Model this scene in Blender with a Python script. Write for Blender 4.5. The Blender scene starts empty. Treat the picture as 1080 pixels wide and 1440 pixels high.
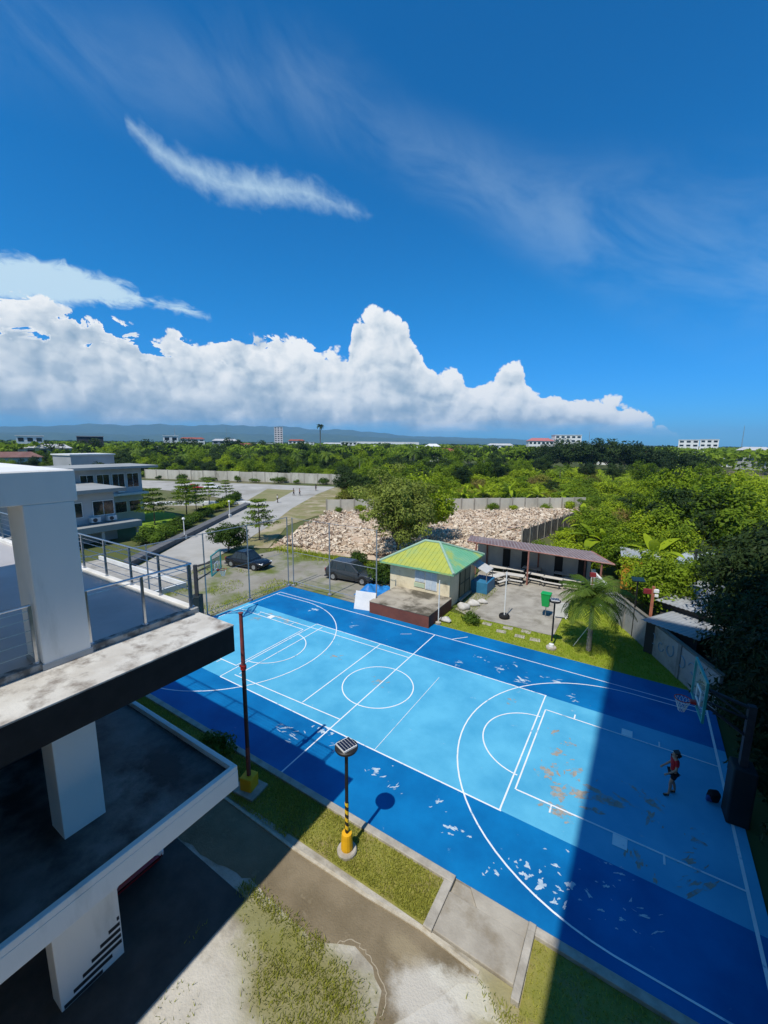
import bpy, math, random
import numpy as np
from mathutils import Vector, Matrix
R = math.radians
random.seed(7); rng = np.random.default_rng(7)
sc = bpy.context.scene
col = sc.collection

# ------------------------------------------------------------------ camera
cam_d = bpy.data.cameras.new('camera'); cam = bpy.data.objects.new('camera', cam_d); col.objects.link(cam)
YAW, PIT, ROL, F = -0.55978, -0.16565, 0.009718, 578.77
D = Vector((math.sin(YAW)*math.cos(PIT), math.cos(YAW)*math.cos(PIT), math.sin(PIT)))
r_ = Vector((math.cos(YAW), -math.sin(YAW), 0)); u_ = r_.cross(D)
Rt = r_*math.cos(ROL) + u_*math.sin(ROL); Up = -r_*math.sin(ROL) + u_*math.cos(ROL)
M = Matrix((Rt, Up, -D)).transposed().to_4x4()
CAM = Vector((10.364, -16.111, 12.158)); M.translation = CAM
cam.matrix_world = M
cam_d.sensor_fit = 'HORIZONTAL'; cam_d.sensor_width = 36; cam_d.lens = F/1080*36
cam_d.clip_start = 0.1; cam_d.clip_end = 60000
sc.camera = cam

# ------------------------------------------------------------------ light
SUN_EL, SUN_AZ = 58.8, 180.5          # sun stands in the -y direction (behind the camera)
sun_d = bpy.data.lights.new('sun', 'SUN'); sun = bpy.data.objects.new('sun', sun_d); col.objects.link(sun)
sun_d.energy = 4.6; sun_d.angle = R(0.53); sun_d.color = (1, 0.95, 0.86)
sd = Vector((math.sin(R(SUN_AZ))*math.cos(R(SUN_EL)), math.cos(R(SUN_AZ))*math.cos(R(SUN_EL)), math.sin(R(SUN_EL))))
sun.rotation_euler = sd.to_track_quat('Z', 'Y').to_euler(); sun.location = (0, -60, 90)

sc.view_settings.view_transform = 'Standard'; sc.view_settings.look = 'None'
sc.view_settings.exposure = 0.0; sc.view_settings.gamma = 1; sc.view_settings.use_curve_mapping = False
sc.render.engine = 'CYCLES'
sc.cycles.max_bounces = 6; sc.cycles.diffuse_bounces = 3; sc.cycles.transparent_max_bounces = 8
sc.cycles.volume_bounces = 0

w = bpy.data.worlds.new('World'); sc.world = w; w.use_nodes = True
def build_world():
    nt = w.node_tree; N = nt.nodes; L = nt.links; N.clear()
    def n(t, **k):
        o = N.new(t)
        for a, b in k.items(): setattr(o, a, b)
        return o
    def m(op, a, b=None, c=None):
        o = n('ShaderNodeMath', operation=op)
        for i, v in enumerate((a, b, c)):
            if v is None: continue
            if isinstance(v, (int, float)): o.inputs[i].default_value = v
            else: L.new(v, o.inputs[i])
        return o.outputs[0]
    def sm(v, a, b, lo=0, hi=1):
        o = n('ShaderNodeMapRange', interpolation_type='SMOOTHSTEP')
        L.new(v, o.inputs[0])
        for i, x in zip((1, 2, 3, 4), (a, b, lo, hi)): o.inputs[i].default_value = x
        return o.outputs[0]
    def curve(x, pts, lo, hi, ymax):
        o = n('ShaderNodeFloatCurve'); c = o.mapping.curves[0]
        P = [((a-lo)/(hi-lo), b/ymax) for a, b in pts]
        c.points[0].location = P[0]; c.points[1].location = P[-1]
        for p in P[1:-1]: c.points.new(*p)
        for p in c.points: p.handle_type = 'AUTO_CLAMPED'
        o.mapping.extend = 'HORIZONTAL'; o.mapping.update()
        L.new(m('DIVIDE', m('SUBTRACT', x, lo), hi-lo), o.inputs['Value'])
        return m('MULTIPLY', o.outputs[0], ymax)
    tc = n('ShaderNodeTexCoord'); sp = n('ShaderNodeSeparateXYZ'); L.new(tc.outputs['Generated'], sp.inputs[0])
    az = m('MULTIPLY', m('ARCTAN2', sp.outputs[0], sp.outputs[1]), 180/math.pi)
    el = m('MULTIPLY', m('ARCSINE', sp.outputs[2]), 180/math.pi)
    def vec(a, b, c=0.0):
        o = n('ShaderNodeCombineXYZ')
        for i, v in enumerate((a, b, c)):
            if isinstance(v, (int, float)): o.inputs[i].default_value = v
            else: L.new(v, o.inputs[i])
        return o.outputs[0]
    def noise(p, s, det=6, rough=.55, dist=0.0):
        o = n('ShaderNodeTexNoise'); L.new(p, o.inputs['Vector']); o.inputs['Scale'].default_value = s
        o.inputs['Detail'].default_value = det; o.inputs['Roughness'].default_value = rough; o.inputs['Distortion'].default_value = dist
        return o.outputs[0]
    def billow(a, e, seed):
        """lumpy cauliflower field: the rounded lobes of warped cells at three sizes, plus the same without the finest noise"""
        p = vec(a, e, seed)
        wn = n('ShaderNodeTexNoise'); L.new(p, wn.inputs['Vector']); wn.inputs['Scale'].default_value = .5; wn.inputs['Detail'].default_value = 3
        wv = n('ShaderNodeVectorMath', operation='MULTIPLY_ADD'); L.new(wn.outputs['Color'], wv.inputs[0]); wv.inputs[1].default_value = (2.2, 1.6, 0); L.new(p, wv.inputs[2])
        def vor(s):
            vo = n('ShaderNodeTexVoronoi', feature='F1', voronoi_dimensions='2D'); L.new(wv.outputs[0], vo.inputs['Vector']); vo.inputs['Scale'].default_value = s
            d = vo.outputs[0]; return m('SUBTRACT', .5, m('MULTIPLY', d, d))
        lo = m('ADD', m('ADD', m('MULTIPLY', vor(.26), .95), m('MULTIPLY', vor(.55), .55)), m('MULTIPLY', vor(1.2), .22))
        return lo, m('ADD', lo, m('ADD', m('MULTIPLY', vor(2.9), .13), m('MULTIPLY', m('SUBTRACT', noise(p, 1.6, 5, .55), .5), .32)))
    # ---- blue sky
    sky = n('ShaderNodeTexSky', sky_type='NISHITA'); sky.sun_disc = False
    sky.sun_elevation = R(SUN_EL); sky.sun_rotation = R(SUN_AZ); sky.altitude = 20; sky.air_density = 1.0; sky.dust_density = .3; sky.ozone_density = 3
    ss = n('ShaderNodeSeparateColor'); L.new(sky.outputs[0], ss.inputs[0]); sc_ = n('ShaderNodeCombineColor')
    L.new(m('MULTIPLY', m('POWER', ss.outputs[0], 1.5), .052), sc_.inputs[0]); L.new(m('MULTIPLY', ss.outputs[1], sm(el, 20, 0, .78, .62)), sc_.inputs[1]); L.new(m('MULTIPLY', ss.outputs[2], sm(el, 20, 0, 1.30, 1.28)), sc_.inputs[2])
    bg = n('ShaderNodeBackground'); L.new(sc_.outputs[0], bg.inputs[0]); bg.inputs[1].default_value = SKY
    # ---- cumulus bank
    top = curve(az, [(-90, 14.0), (-73.4, 14.2), (-67, 13.9), (-62, 12.2), (-60, 11.2), (-58, 12.9), (-56, 12.0), (-51, 12.7), (-43.4, 13.0), (-40.5, 11.9),
                     (-38, 11.9), (-36, 15.6), (-33.3, 16.9), (-30.4, 15.6), (-27.6, 13.0), (-26.1, 10.2), (-22.8, 9.2), (-19.1, 8.2),
                     (-17.2, 9.0), (-15.9, 10.4), (-13.8, 8.0), (-12, 6.4), (-8.7, 5.8), (-3.3, 5.4), (-1.5, 3.9), (1.5, 2.2), (3.2, .6), (5, -4), (20, -4)], -90, 20, 20)
    l1, b1 = billow(az, el, 3.1); l2, b2 = billow(m('ADD', az, -.8), m('ADD', el, .85), 3.1)
    E = m('ADD', m('SUBTRACT', top, el), m('MULTIPLY', m('SUBTRACT', b1, .55), 2.3))
    hole = noise(vec(m('MULTIPLY', az, .55), el, 7.0), .42, 6, .6, .4)
    E = m('SUBTRACT', E, m('MULTIPLY', m('MULTIPLY', sm(hole, .50, .72), sm(az, -38, -48)), m('MULTIPLY', sm(el, 7.5, 11), 7.0)))
    soft = noise(vec(m('MULTIPLY', az, .25), el, 4.0), .6, 4, .55)
    mask = m('MULTIPLY', sm(E, -.06, .34), sm(m('ADD', el, m('MULTIPLY', m('SUBTRACT', soft, .5), 3.0)), .6, 3.4))
    rel = m('DIVIDE', el, m('MAXIMUM', top, 1.0))
    near = sm(E, 6.5, .4, .55, 1.0)                       # sunlit towers show their lobes, the deck in front is flatter and grey
    lit = m('MULTIPLY', m('MULTIPLY', m('SUBTRACT', l1, l2), .75), near)
    big = noise(vec(m('MULTIPLY', az, .30), m('MULTIPLY', el, .62), 9.0), .42, 4, .5, .3)
    lit = m('ADD', lit, m('MULTIPLY', m('SUBTRACT', big, .5), 1.5))
    lit = m('ADD', lit, sm(rel, .08, .75, .16, .55))
    lit = m('ADD', lit, sm(E, 2.4, .2, 0, .36))
    lit = m('ADD', lit, sm(az, -42, -30, 0, .12))
    ramp = n('ShaderNodeValToRGB'); L.new(lit, ramp.inputs[0])
    ramp.color_ramp.elements[0].position = .0; ramp.color_ramp.elements[0].color = (.27, .40, .54, 1)
    ramp.color_ramp.elements[1].position = .95; ramp.color_ramp.elements[1].color = (.93, .955, .97, 1)
    e = ramp.color_ramp.elements.new(.32); e.color = (.45, .56, .67, 1)
    e = ramp.color_ramp.elements.new(.62); e.color = (.72, .79, .85, 1)
    cb = n('ShaderNodeBackground'); L.new(ramp.outputs[0], cb.inputs[0]); cb.inputs[1].default_value = 1.0
    # ---- streaks: mid-level sheet at the left, one wisp high up, two thin veils
    f1 = noise(vec(m('MULTIPLY', az, .5), el, 1.0), .9, 7, .62, .6)
    c = curve(az, [(-90, 15.5), (-73, 15.2), (-65, 15.7), (-61, 15.5), (-57, 15.0), (-54, 14.5), (-40, 14)], -90, -40, 20)
    wd = curve(az, [(-90, 2.6), (-73, 2.5), (-66, 1.9), (-61.5, 1.1), (-60, .5), (-57, .75), (-54, .25), (-53, 0), (-40, 0)], -90, -40, 4)
    s1 = sm(m('ADD', m('SUBTRACT', wd, m('ABSOLUTE', m('SUBTRACT', el, c))), m('MULTIPLY', m('SUBTRACT', f1, .5), 3.0)), -.1, 1.1, 0, .86)
    s1 = m('MULTIPLY', s1, sm(wd, .05, .4))
    c2 = curve(az, [(-70, 31), (-61.6, 30.6), (-59, 29.2), (-55.7, 28.1), (-50.4, 27.6), (-43, 27.9), (-37.8, 27.0), (-33.8, 26.3), (-25, 26)], -70, -25, 40)
    w2 = curve(az, [(-70, 0), (-62.2, 0), (-61, .7), (-59, 1.1), (-55.7, 1.5), (-50.4, 1.7), (-43, 1.5), (-38, 1.0), (-34, .3), (-33, 0), (-25, 0)], -70, -25, 4)
    f2 = noise(vec(m('MULTIPLY', az, .8), m('ADD', el, m('MULTIPLY', az, .25)), 5.0), .75, 7, .6, .35)
    s2 = sm(m('ADD', m('SUBTRACT', w2, m('ABSOLUTE', m('SUBTRACT', el, c2))), m('MULTIPLY', m('SUBTRACT', f2, .5), 2.3)), -.45, 2.5, 0, .74)
    s2 = m('MULTIPLY', s2, sm(w2, .0, .5))
    f3 = noise(vec(m('MULTIPLY', az, .5), m('ADD', el, m('MULTIPLY', az, .35)), 2.0), .14, 6, .6, .5)
    c3 = curve(az, [(-75, 33), (-60, 34), (-45, 36), (-27, 31), (-18, 27.5), (-6, 22.5), (9, 17), (30, 14)], -75, 30, 40)
    w3 = curve(az, [(-75, 6), (-45, 6), (-27, 5.5), (-18, 6.5), (-6, 9), (9, 11), (30, 11)], -75, 30, 12)
    b3 = m('SUBTRACT', 1.0, m('MINIMUM', m('DIVIDE', m('ABSOLUTE', m('SUBTRACT', el, c3)), w3), 1.0))
    s3 = m('MULTIPLY', sm(b3, 0, 1, 0, 1), m('MULTIPLY', sm(f3, .30, .72, .0, 1), sm(az, -70, 0, .10, .20)))
    f4 = noise(tc.outputs['Generated'], 2.2, 4, .55)
    back = m('MULTIPLY', m('MULTIPLY', sm(f4, .42, .58, 0, .15), m('MULTIPLY', sm(el, 2, 8), sm(el, 62, 48))), sm(m('ABSOLUTE', m('SUBTRACT', m('ABSOLUTE', m('SUBTRACT', az, -32)), 180)), 110, 85))  # unseen clouds behind the camera, added to whiten the fill light
    st = m('MAXIMUM', m('MAXIMUM', m('MAXIMUM', s1, back), s2), s3)
    wb = n('ShaderNodeBackground'); wb.inputs[0].default_value = (.64, .84, .95, 1); wb.inputs[1].default_value = 1.0
    mx1 = n('ShaderNodeMixShader'); L.new(st, mx1.inputs[0]); L.new(bg.outputs[0], mx1.inputs[1]); L.new(wb.outputs[0], mx1.inputs[2])
    mx2 = n('ShaderNodeMixShader'); L.new(mask, mx2.inputs[0]); L.new(mx1.outputs[0], mx2.inputs[1]); L.new(cb.outputs[0], mx2.inputs[2])
    out = n('ShaderNodeOutputWorld'); L.new(mx2.outputs[0], out.inputs[0])
SKY = 0.112
build_world()
w.cycles.sampling_method = 'MANUAL'; w.cycles.sample_map_resolution = 512

# ------------------------------------------------------------------ materials
MATS = {}
def mat(name, c1, c2=None, scale=3.0, rough=.75, bump=0.0, bscale=None, metal=0.0, spec=.3, detail=6, lo=.35, hi=.65, c3=None, s3=.4, lo3=.5, hi3=.62, stretch=None, spots=()):
    """noise-mixed colour c1..c2, optional blotches of c3"""
    if name in MATS: return MATS[name]
    m = bpy.data.materials.new(name); m.use_nodes = True; nt = m.node_tree; N = nt.nodes; L = nt.links
    b = N['Principled BSDF']; b.inputs['Roughness'].default_value = rough; b.inputs['Metallic'].default_value = metal
    b.inputs['Specular IOR Level'].default_value = spec
    tc = N.new('ShaderNodeTexCoord'); co = tc.outputs['Object']
    if stretch:
        mp = N.new('ShaderNodeMapping'); mp.inputs['Scale'].default_value = stretch; L.new(co, mp.inputs[0]); co = mp.outputs[0]
    def ns(s, d=detail, r=.6):
        t = N.new('ShaderNodeTexNoise'); t.inputs['Scale'].default_value = s; t.inputs['Detail'].default_value = d; t.inputs['Roughness'].default_value = r
        L.new(co, t.inputs['Vector']); return t.outputs[0]
    c2 = c2 or tuple(x*.85 for x in c1)
    r = N.new('ShaderNodeValToRGB'); L.new(ns(scale), r.inputs[0])
    r.color_ramp.elements[0].position = lo; r.color_ramp.elements[0].color = (*c1, 1)
    r.color_ramp.elements[1].position = hi; r.color_ramp.elements[1].color = (*c2, 1)
    out = r.outputs[0]
    if c3:
        k = N.new('ShaderNodeMapRange'); L.new(ns(s3, 8, .65), k.inputs[0]); k.inputs[1].default_value = lo3; k.inputs[2].default_value = hi3
        x = N.new('ShaderNodeMix'); x.data_type = 'RGBA'; L.new(k.outputs[0], x.inputs[0]); L.new(out, x.inputs[6]); x.inputs[7].default_value = (*c3, 1)
        out = x.outputs[2]
    if spots:      # stains and patches that lie at a place of their own: (x, y, radius x, radius y, colour, strength, noise)
        wv = N.new('ShaderNodeTexNoise'); wv.inputs['Scale'].default_value = 1.6; wv.inputs['Detail'].default_value = 7; wv.inputs['Roughness'].default_value = .68; L.new(tc.outputs['Object'], wv.inputs['Vector'])
        for (x, y, rx, ry, c, st, nz) in spots:
            mp = N.new('ShaderNodeMapping'); mp.vector_type = 'TEXTURE'; mp.inputs['Location'].default_value = (x, y, 0); mp.inputs['Scale'].default_value = (rx, ry, 1e4); L.new(tc.outputs['Object'], mp.inputs[0])
            ln = N.new('ShaderNodeVectorMath'); ln.operation = 'LENGTH'; L.new(mp.outputs[0], ln.inputs[0])
            ad = N.new('ShaderNodeMath'); ad.operation = 'MULTIPLY_ADD'; L.new(wv.outputs[0], ad.inputs[0]); ad.inputs[1].default_value = nz; L.new(ln.outputs['Value'], ad.inputs[2])
            k = N.new('ShaderNodeMapRange'); k.interpolation_type = 'SMOOTHSTEP'; L.new(ad.outputs[0], k.inputs[0]); k.inputs[1].default_value = 1.25+nz*.5; k.inputs[2].default_value = .55+nz*.5; k.inputs[3].default_value = 0; k.inputs[4].default_value = st
            x_ = N.new('ShaderNodeMix'); x_.data_type = 'RGBA'; L.new(k.outputs[0], x_.inputs[0]); L.new(out, x_.inputs[6]); x_.inputs[7].default_value = (*c, 1); out = x_.outputs[2]
    L.new(out, b.inputs['Base Color'])
    if bump:
        bp = N.new('ShaderNodeBump'); bp.inputs['Strength'].default_value = bump; bp.inputs['Distance'].default_value = .05
        L.new(ns(bscale or scale*4, 5), bp.inputs['Height']); L.new(bp.outputs[0], b.inputs['Normal'])
    MATS[name] = m; return m

def leafmat(name, c1, c2, rough=.55, trans=.35):
    """leaf: colour differs leaf by leaf (vertex attribute 'tint') and plant by plant"""
    if name in MATS: return MATS[name]
    m = bpy.data.materials.new(name); m.use_nodes = True; nt = m.node_tree; N = nt.nodes; L = nt.links
    b = N['Principled BSDF']; b.inputs['Roughness'].default_value = rough; b.inputs['Specular IOR Level'].default_value = .12
    at = N.new('ShaderNodeAttribute'); at.attribute_name = 'tint'
    oi = N.new('ShaderNodeObjectInfo')
    a = N.new('ShaderNodeMath'); a.operation = 'MULTIPLY_ADD'; L.new(oi.outputs['Random'], a.inputs[0]); a.inputs[1].default_value = .62
    k = N.new('ShaderNodeMath'); k.operation = 'MULTIPLY'; L.new(at.outputs['Fac'], k.inputs[0]); k.inputs[1].default_value = .5
    L.new(k.outputs[0], a.inputs[2])
    r = N.new('ShaderNodeValToRGB'); L.new(a.outputs[0], r.inputs[0])
    r.color_ramp.elements[0].position = .1; r.color_ramp.elements[0].color = (*c1, 1)
    r.color_ramp.elements[1].position = .9; r.color_ramp.elements[1].color = (*c2, 1)
    L.new(r.outputs[0], b.inputs['Base Color'])
    t = N.new('ShaderNodeBsdfTranslucent'); L.new(r.outputs[0], t.inputs[0])
    mx = N.new('ShaderNodeMixShader'); mx.inputs[0].default_value = trans
    L.new(b.outputs[0], mx.inputs[1]); L.new(t.outputs[0], mx.inputs[2]); L.new(mx.outputs[0], N['Material Output'].inputs[0])
    MATS[name] = m; return m

# ------------------------------------------------------------------ mesh helper
def woff(o):
    v = Vector((0, 0, 0))
    while o is not None: v = v + o.location; o = o.parent
    return v
class MB:
    def __init__(s): s.v = []; s.f = []; s.mi = []; s.k = 0
    def add(s, vs, fs):
        b = len(s.v); s.v += [tuple(x) for x in vs]; s.f += [tuple(b+i for i in f) for f in fs]; s.mi += [s.k]*len(fs); return s
    def box(s, a, b):
        x0, y0, z0 = a; x1, y1, z1 = b
        return s.add([(x0,y0,z0),(x1,y0,z0),(x1,y1,z0),(x0,y1,z0),(x0,y0,z1),(x1,y0,z1),(x1,y1,z1),(x0,y1,z1)],
                     [(0,3,2,1),(4,5,6,7),(0,1,5,4),(1,2,6,5),(2,3,7,6),(3,0,4,7)])
    def obox(s, c, sz, rz=0, tilt=None):
        Rm = Matrix.Rotation(rz, 3, 'Z')
        if tilt is not None: Rm = Rm @ tilt
        vs = []
        for z in (-.5, .5):
            for x, y in ((-.5,-.5),(.5,-.5),(.5,.5),(-.5,.5)): vs.append(Vector(c) + Rm @ Vector((x*sz[0], y*sz[1], z*sz[2])))
        return s.add(vs, [(0,3,2,1),(4,5,6,7),(0,1,5,4),(1,2,6,5),(2,3,7,6),(3,0,4,7)])
    def cyl(s, p0, p1, r0, r1=None, n=10, caps=True):
        r1 = r0 if r1 is None else r1; p0 = Vector(p0); p1 = Vector(p1); d = (p1-p0)
        if d.length < 1e-6: return s
        d.normalize(); a = d.orthogonal().normalized(); b = d.cross(a)
        vs = []
        for p, r in ((p0, r0), (p1, r1)):
            for i in range(n):
                t = 2*math.pi*i/n; vs.append(p + a*(r*math.cos(t)) + b*(r*math.sin(t)))
        fs = [(i, (i+1) % n, n+(i+1) % n, n+i) for i in range(n)]
        if caps: fs += [tuple(range(n-1, -1, -1)), tuple(range(n, 2*n))]
        return s.add(vs, fs)
    def tube(s, pts, r, n=6, r1=None):
        pts = [Vector(p) for p in pts]; k = len(pts)
        for i in range(k-1):
            ra = r + ((r1 if r1 is not None else r)-r)*i/(k-1); rb = r + ((r1 if r1 is not None else r)-r)*(i+1)/(k-1)
            s.cyl(pts[i], pts[i+1], ra, rb, n, caps=True)
        return s
    def lathe(s, prof, n=16, c=(0, 0, 0)):
        vs = []; 
        for r, z in prof:
            for i in range(n):
                t = 2*math.pi*i/n; vs.append((c[0]+r*math.cos(t), c[1]+r*math.sin(t), c[2]+z))
        fs = []
        for j in range(len(prof)-1):
            for i in range(n): fs.append((j*n+i, j*n+(i+1) % n, (j+1)*n+(i+1) % n, (j+1)*n+i))
        fs += [tuple(range(n-1, -1, -1)), tuple(range((len(prof)-1)*n, len(prof)*n))]
        return s.add(vs, fs)
    def prism(s, poly, z0, z1):
        n = len(poly)
        A = sum(poly[i][0]*poly[(i+1) % n][1]-poly[(i+1) % n][0]*poly[i][1] for i in range(n))
        if A < 0: poly = poly[::-1]
        vs = [(x, y, z0) for x, y in poly] + [(x, y, z1) for x, y in poly]
        return s.add(vs, [tuple(range(n-1, -1, -1)), tuple(range(n, 2*n))] + [(i, (i+1) % n, n+(i+1) % n, n+i) for i in range(n)])
    def sheet(s, poly, z):
        n = len(poly)
        A = sum(poly[i][0]*poly[(i+1) % n][1]-poly[(i+1) % n][0]*poly[i][1] for i in range(n))
        if A < 0: poly = poly[::-1]
        return s.add([(x, y, z) for x, y in poly], [tuple(range(n))])
    def strip(s, pts, wd, z, closed=False):
        """flat ribbon of width wd along pts"""
        P = [Vector((p[0], p[1], 0)) for p in pts]; k = len(P); L_, R_ = [], []
        for i in range(k):
            a = P[i-1] if (i > 0 or closed) else P[i]; b = P[(i+1) % k] if (i < k-1 or closed) else P[i]
            d = (b-a).normalized(); nn = Vector((-d.y, d.x, 0))*wd/2
            L_.append(P[i]+nn); R_.append(P[i]-nn)
        vs = [(p.x, p.y, z) for p in L_] + [(p.x, p.y, z) for p in R_]
        rg = range(k if closed else k-1)
        return s.add(vs, [(k+i, k+(i+1) % k, (i+1) % k, i) for i in rg])
    def face(s, *vs): return s.add(vs, [tuple(range(len(vs)))])
    def build(s, name, m, parent=None, bevel=0, smooth=False):
        off = woff(parent) if parent is not None else Vector((0, 0, 0))
        me = bpy.data.meshes.new(name); me.from_pydata([tuple(Vector(v)-off) for v in s.v], [], s.f)
        for x in (m if isinstance(m, (list, tuple)) else [m]): me.materials.append(x)
        if max(s.mi, default=0): me.polygons.foreach_set('material_index', s.mi)
        if smooth: me.polygons.foreach_set('use_smooth', [True]*len(me.polygons))
        me.update()
        o = bpy.data.objects.new(name, me); col.objects.link(o)
        if parent is not None: o.parent = parent
        if bevel:
            md = o.modifiers.new('bevel', 'BEVEL'); md.width = bevel; md.segments = 2; md.limit_method = 'ANGLE'; md.angle_limit = R(40)
        return o
def auto_smooth(o, ang=35):
    me = o.data; me.polygons.foreach_set('use_smooth', [True]*len(me.polygons))
    try: me.set_sharp_from_angle(angle=R(ang))
    except Exception: pass
def quads(name, V, mats, tint=None, parent=None, mi=None):
    """many quads from an (n*4,3) array"""
    n = len(V)//4; me = bpy.data.meshes.new(name)
    me.vertices.add(n*4); me.vertices.foreach_set('co', np.asarray(V, dtype=np.float32).ravel())
    me.loops.add(n*4); me.loops.foreach_set('vertex_index', np.arange(n*4, dtype=np.int32))
    me.polygons.add(n); me.polygons.foreach_set('loop_start', np.arange(0, n*4, 4, dtype=np.int32))
    for m in (mats if isinstance(mats, (list, tuple)) else [mats]): me.materials.append(m)
    if tint is not None:
        a = me.attributes.new('tint', 'FLOAT', 'POINT'); a.data.foreach_set('value', np.repeat(np.asarray(tint, dtype=np.float32), 4))
    if mi is not None: me.polygons.foreach_set('material_index', np.asarray(mi, dtype=np.int32))
    me.update(calc_edges=True); me.validate()
    o = bpy.data.objects.new(name, me); col.objects.link(o)
    if parent is not None: o.parent = parent
    return o
def thing(name, label, cat, loc=(0, 0, 0), group=None):
    o = bpy.data.objects.new(name, None); col.objects.link(o); o.location = loc; o.empty_display_size = .3
    o['label'] = label; o['category'] = cat
    if group: o['group'] = group
    return o
def tag(o, label, cat, group=None):
    o['label'] = label; o['category'] = cat
    if group: o['group'] = group
    return o
def struct(o): o['kind'] = 'structure'; return o
def stuff(o, label, cat): o['kind'] = 'stuff'; o['label'] = label; o['category'] = cat; return o
def dup(root, loc, rz=0, sc_=None, label=None, group=None):
    kids = {}
    for o in ALLKIDS(root): kids.setdefault(o.parent.name, []).append(o)
    def rec(o, par):
        c = o.copy(); col.objects.link(c)
        if par is not None: c.parent = par
        for ch in kids.get(o.name, []): rec(ch, c)
        return c
    c = rec(root, None); c.location = loc; c.rotation_euler = (0, 0, rz)
    if sc_: c.scale = sc_ if isinstance(sc_, tuple) else (sc_,)*3
    if label: c['label'] = label
    if group: c['group'] = group
    return c
_kids = {}
def ALLKIDS(root):
    if root.name not in _kids:
        _kids[root.name] = list(root.children_recursive)
    return _kids[root.name]

# ------------------------------------------------------------------ the setting
conc = mat('concrete', (.40, .38, .34), (.27, .255, .225), 1.2, .85, .25, 14, c3=(.17, .16, .14), s3=.8, lo3=.55, hi3=.7)
kerbm = mat('kerb concrete', (.46, .42, .35), (.30, .27, .22), 2.5, .9, .3, 20)
white = mat('white paint', (.78, .78, .76), (.70, .70, .68), .8, .6, .05, 30)
steel = mat('stainless steel', (.62, .63, .64), (.5, .51, .52), 9, .28, metal=1.0)
dgrey = mat('dark grey metal', (.05, .05, .055), (.035, .035, .04), 8, .5)
galv = mat('galvanised pipe', (.42, .43, .44), (.33, .34, .35), 9, .45, metal=.6)
glass = mat('dark glass', (.012, .02, .025), (.02, .03, .035), 1, .06, spec=.8)
rubber = mat('black rubber', (.015, .015, .015), None, 10, .8)
black = mat('black paint', (.012, .012, .013), (.02, .02, .02), 6, .5)

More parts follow.
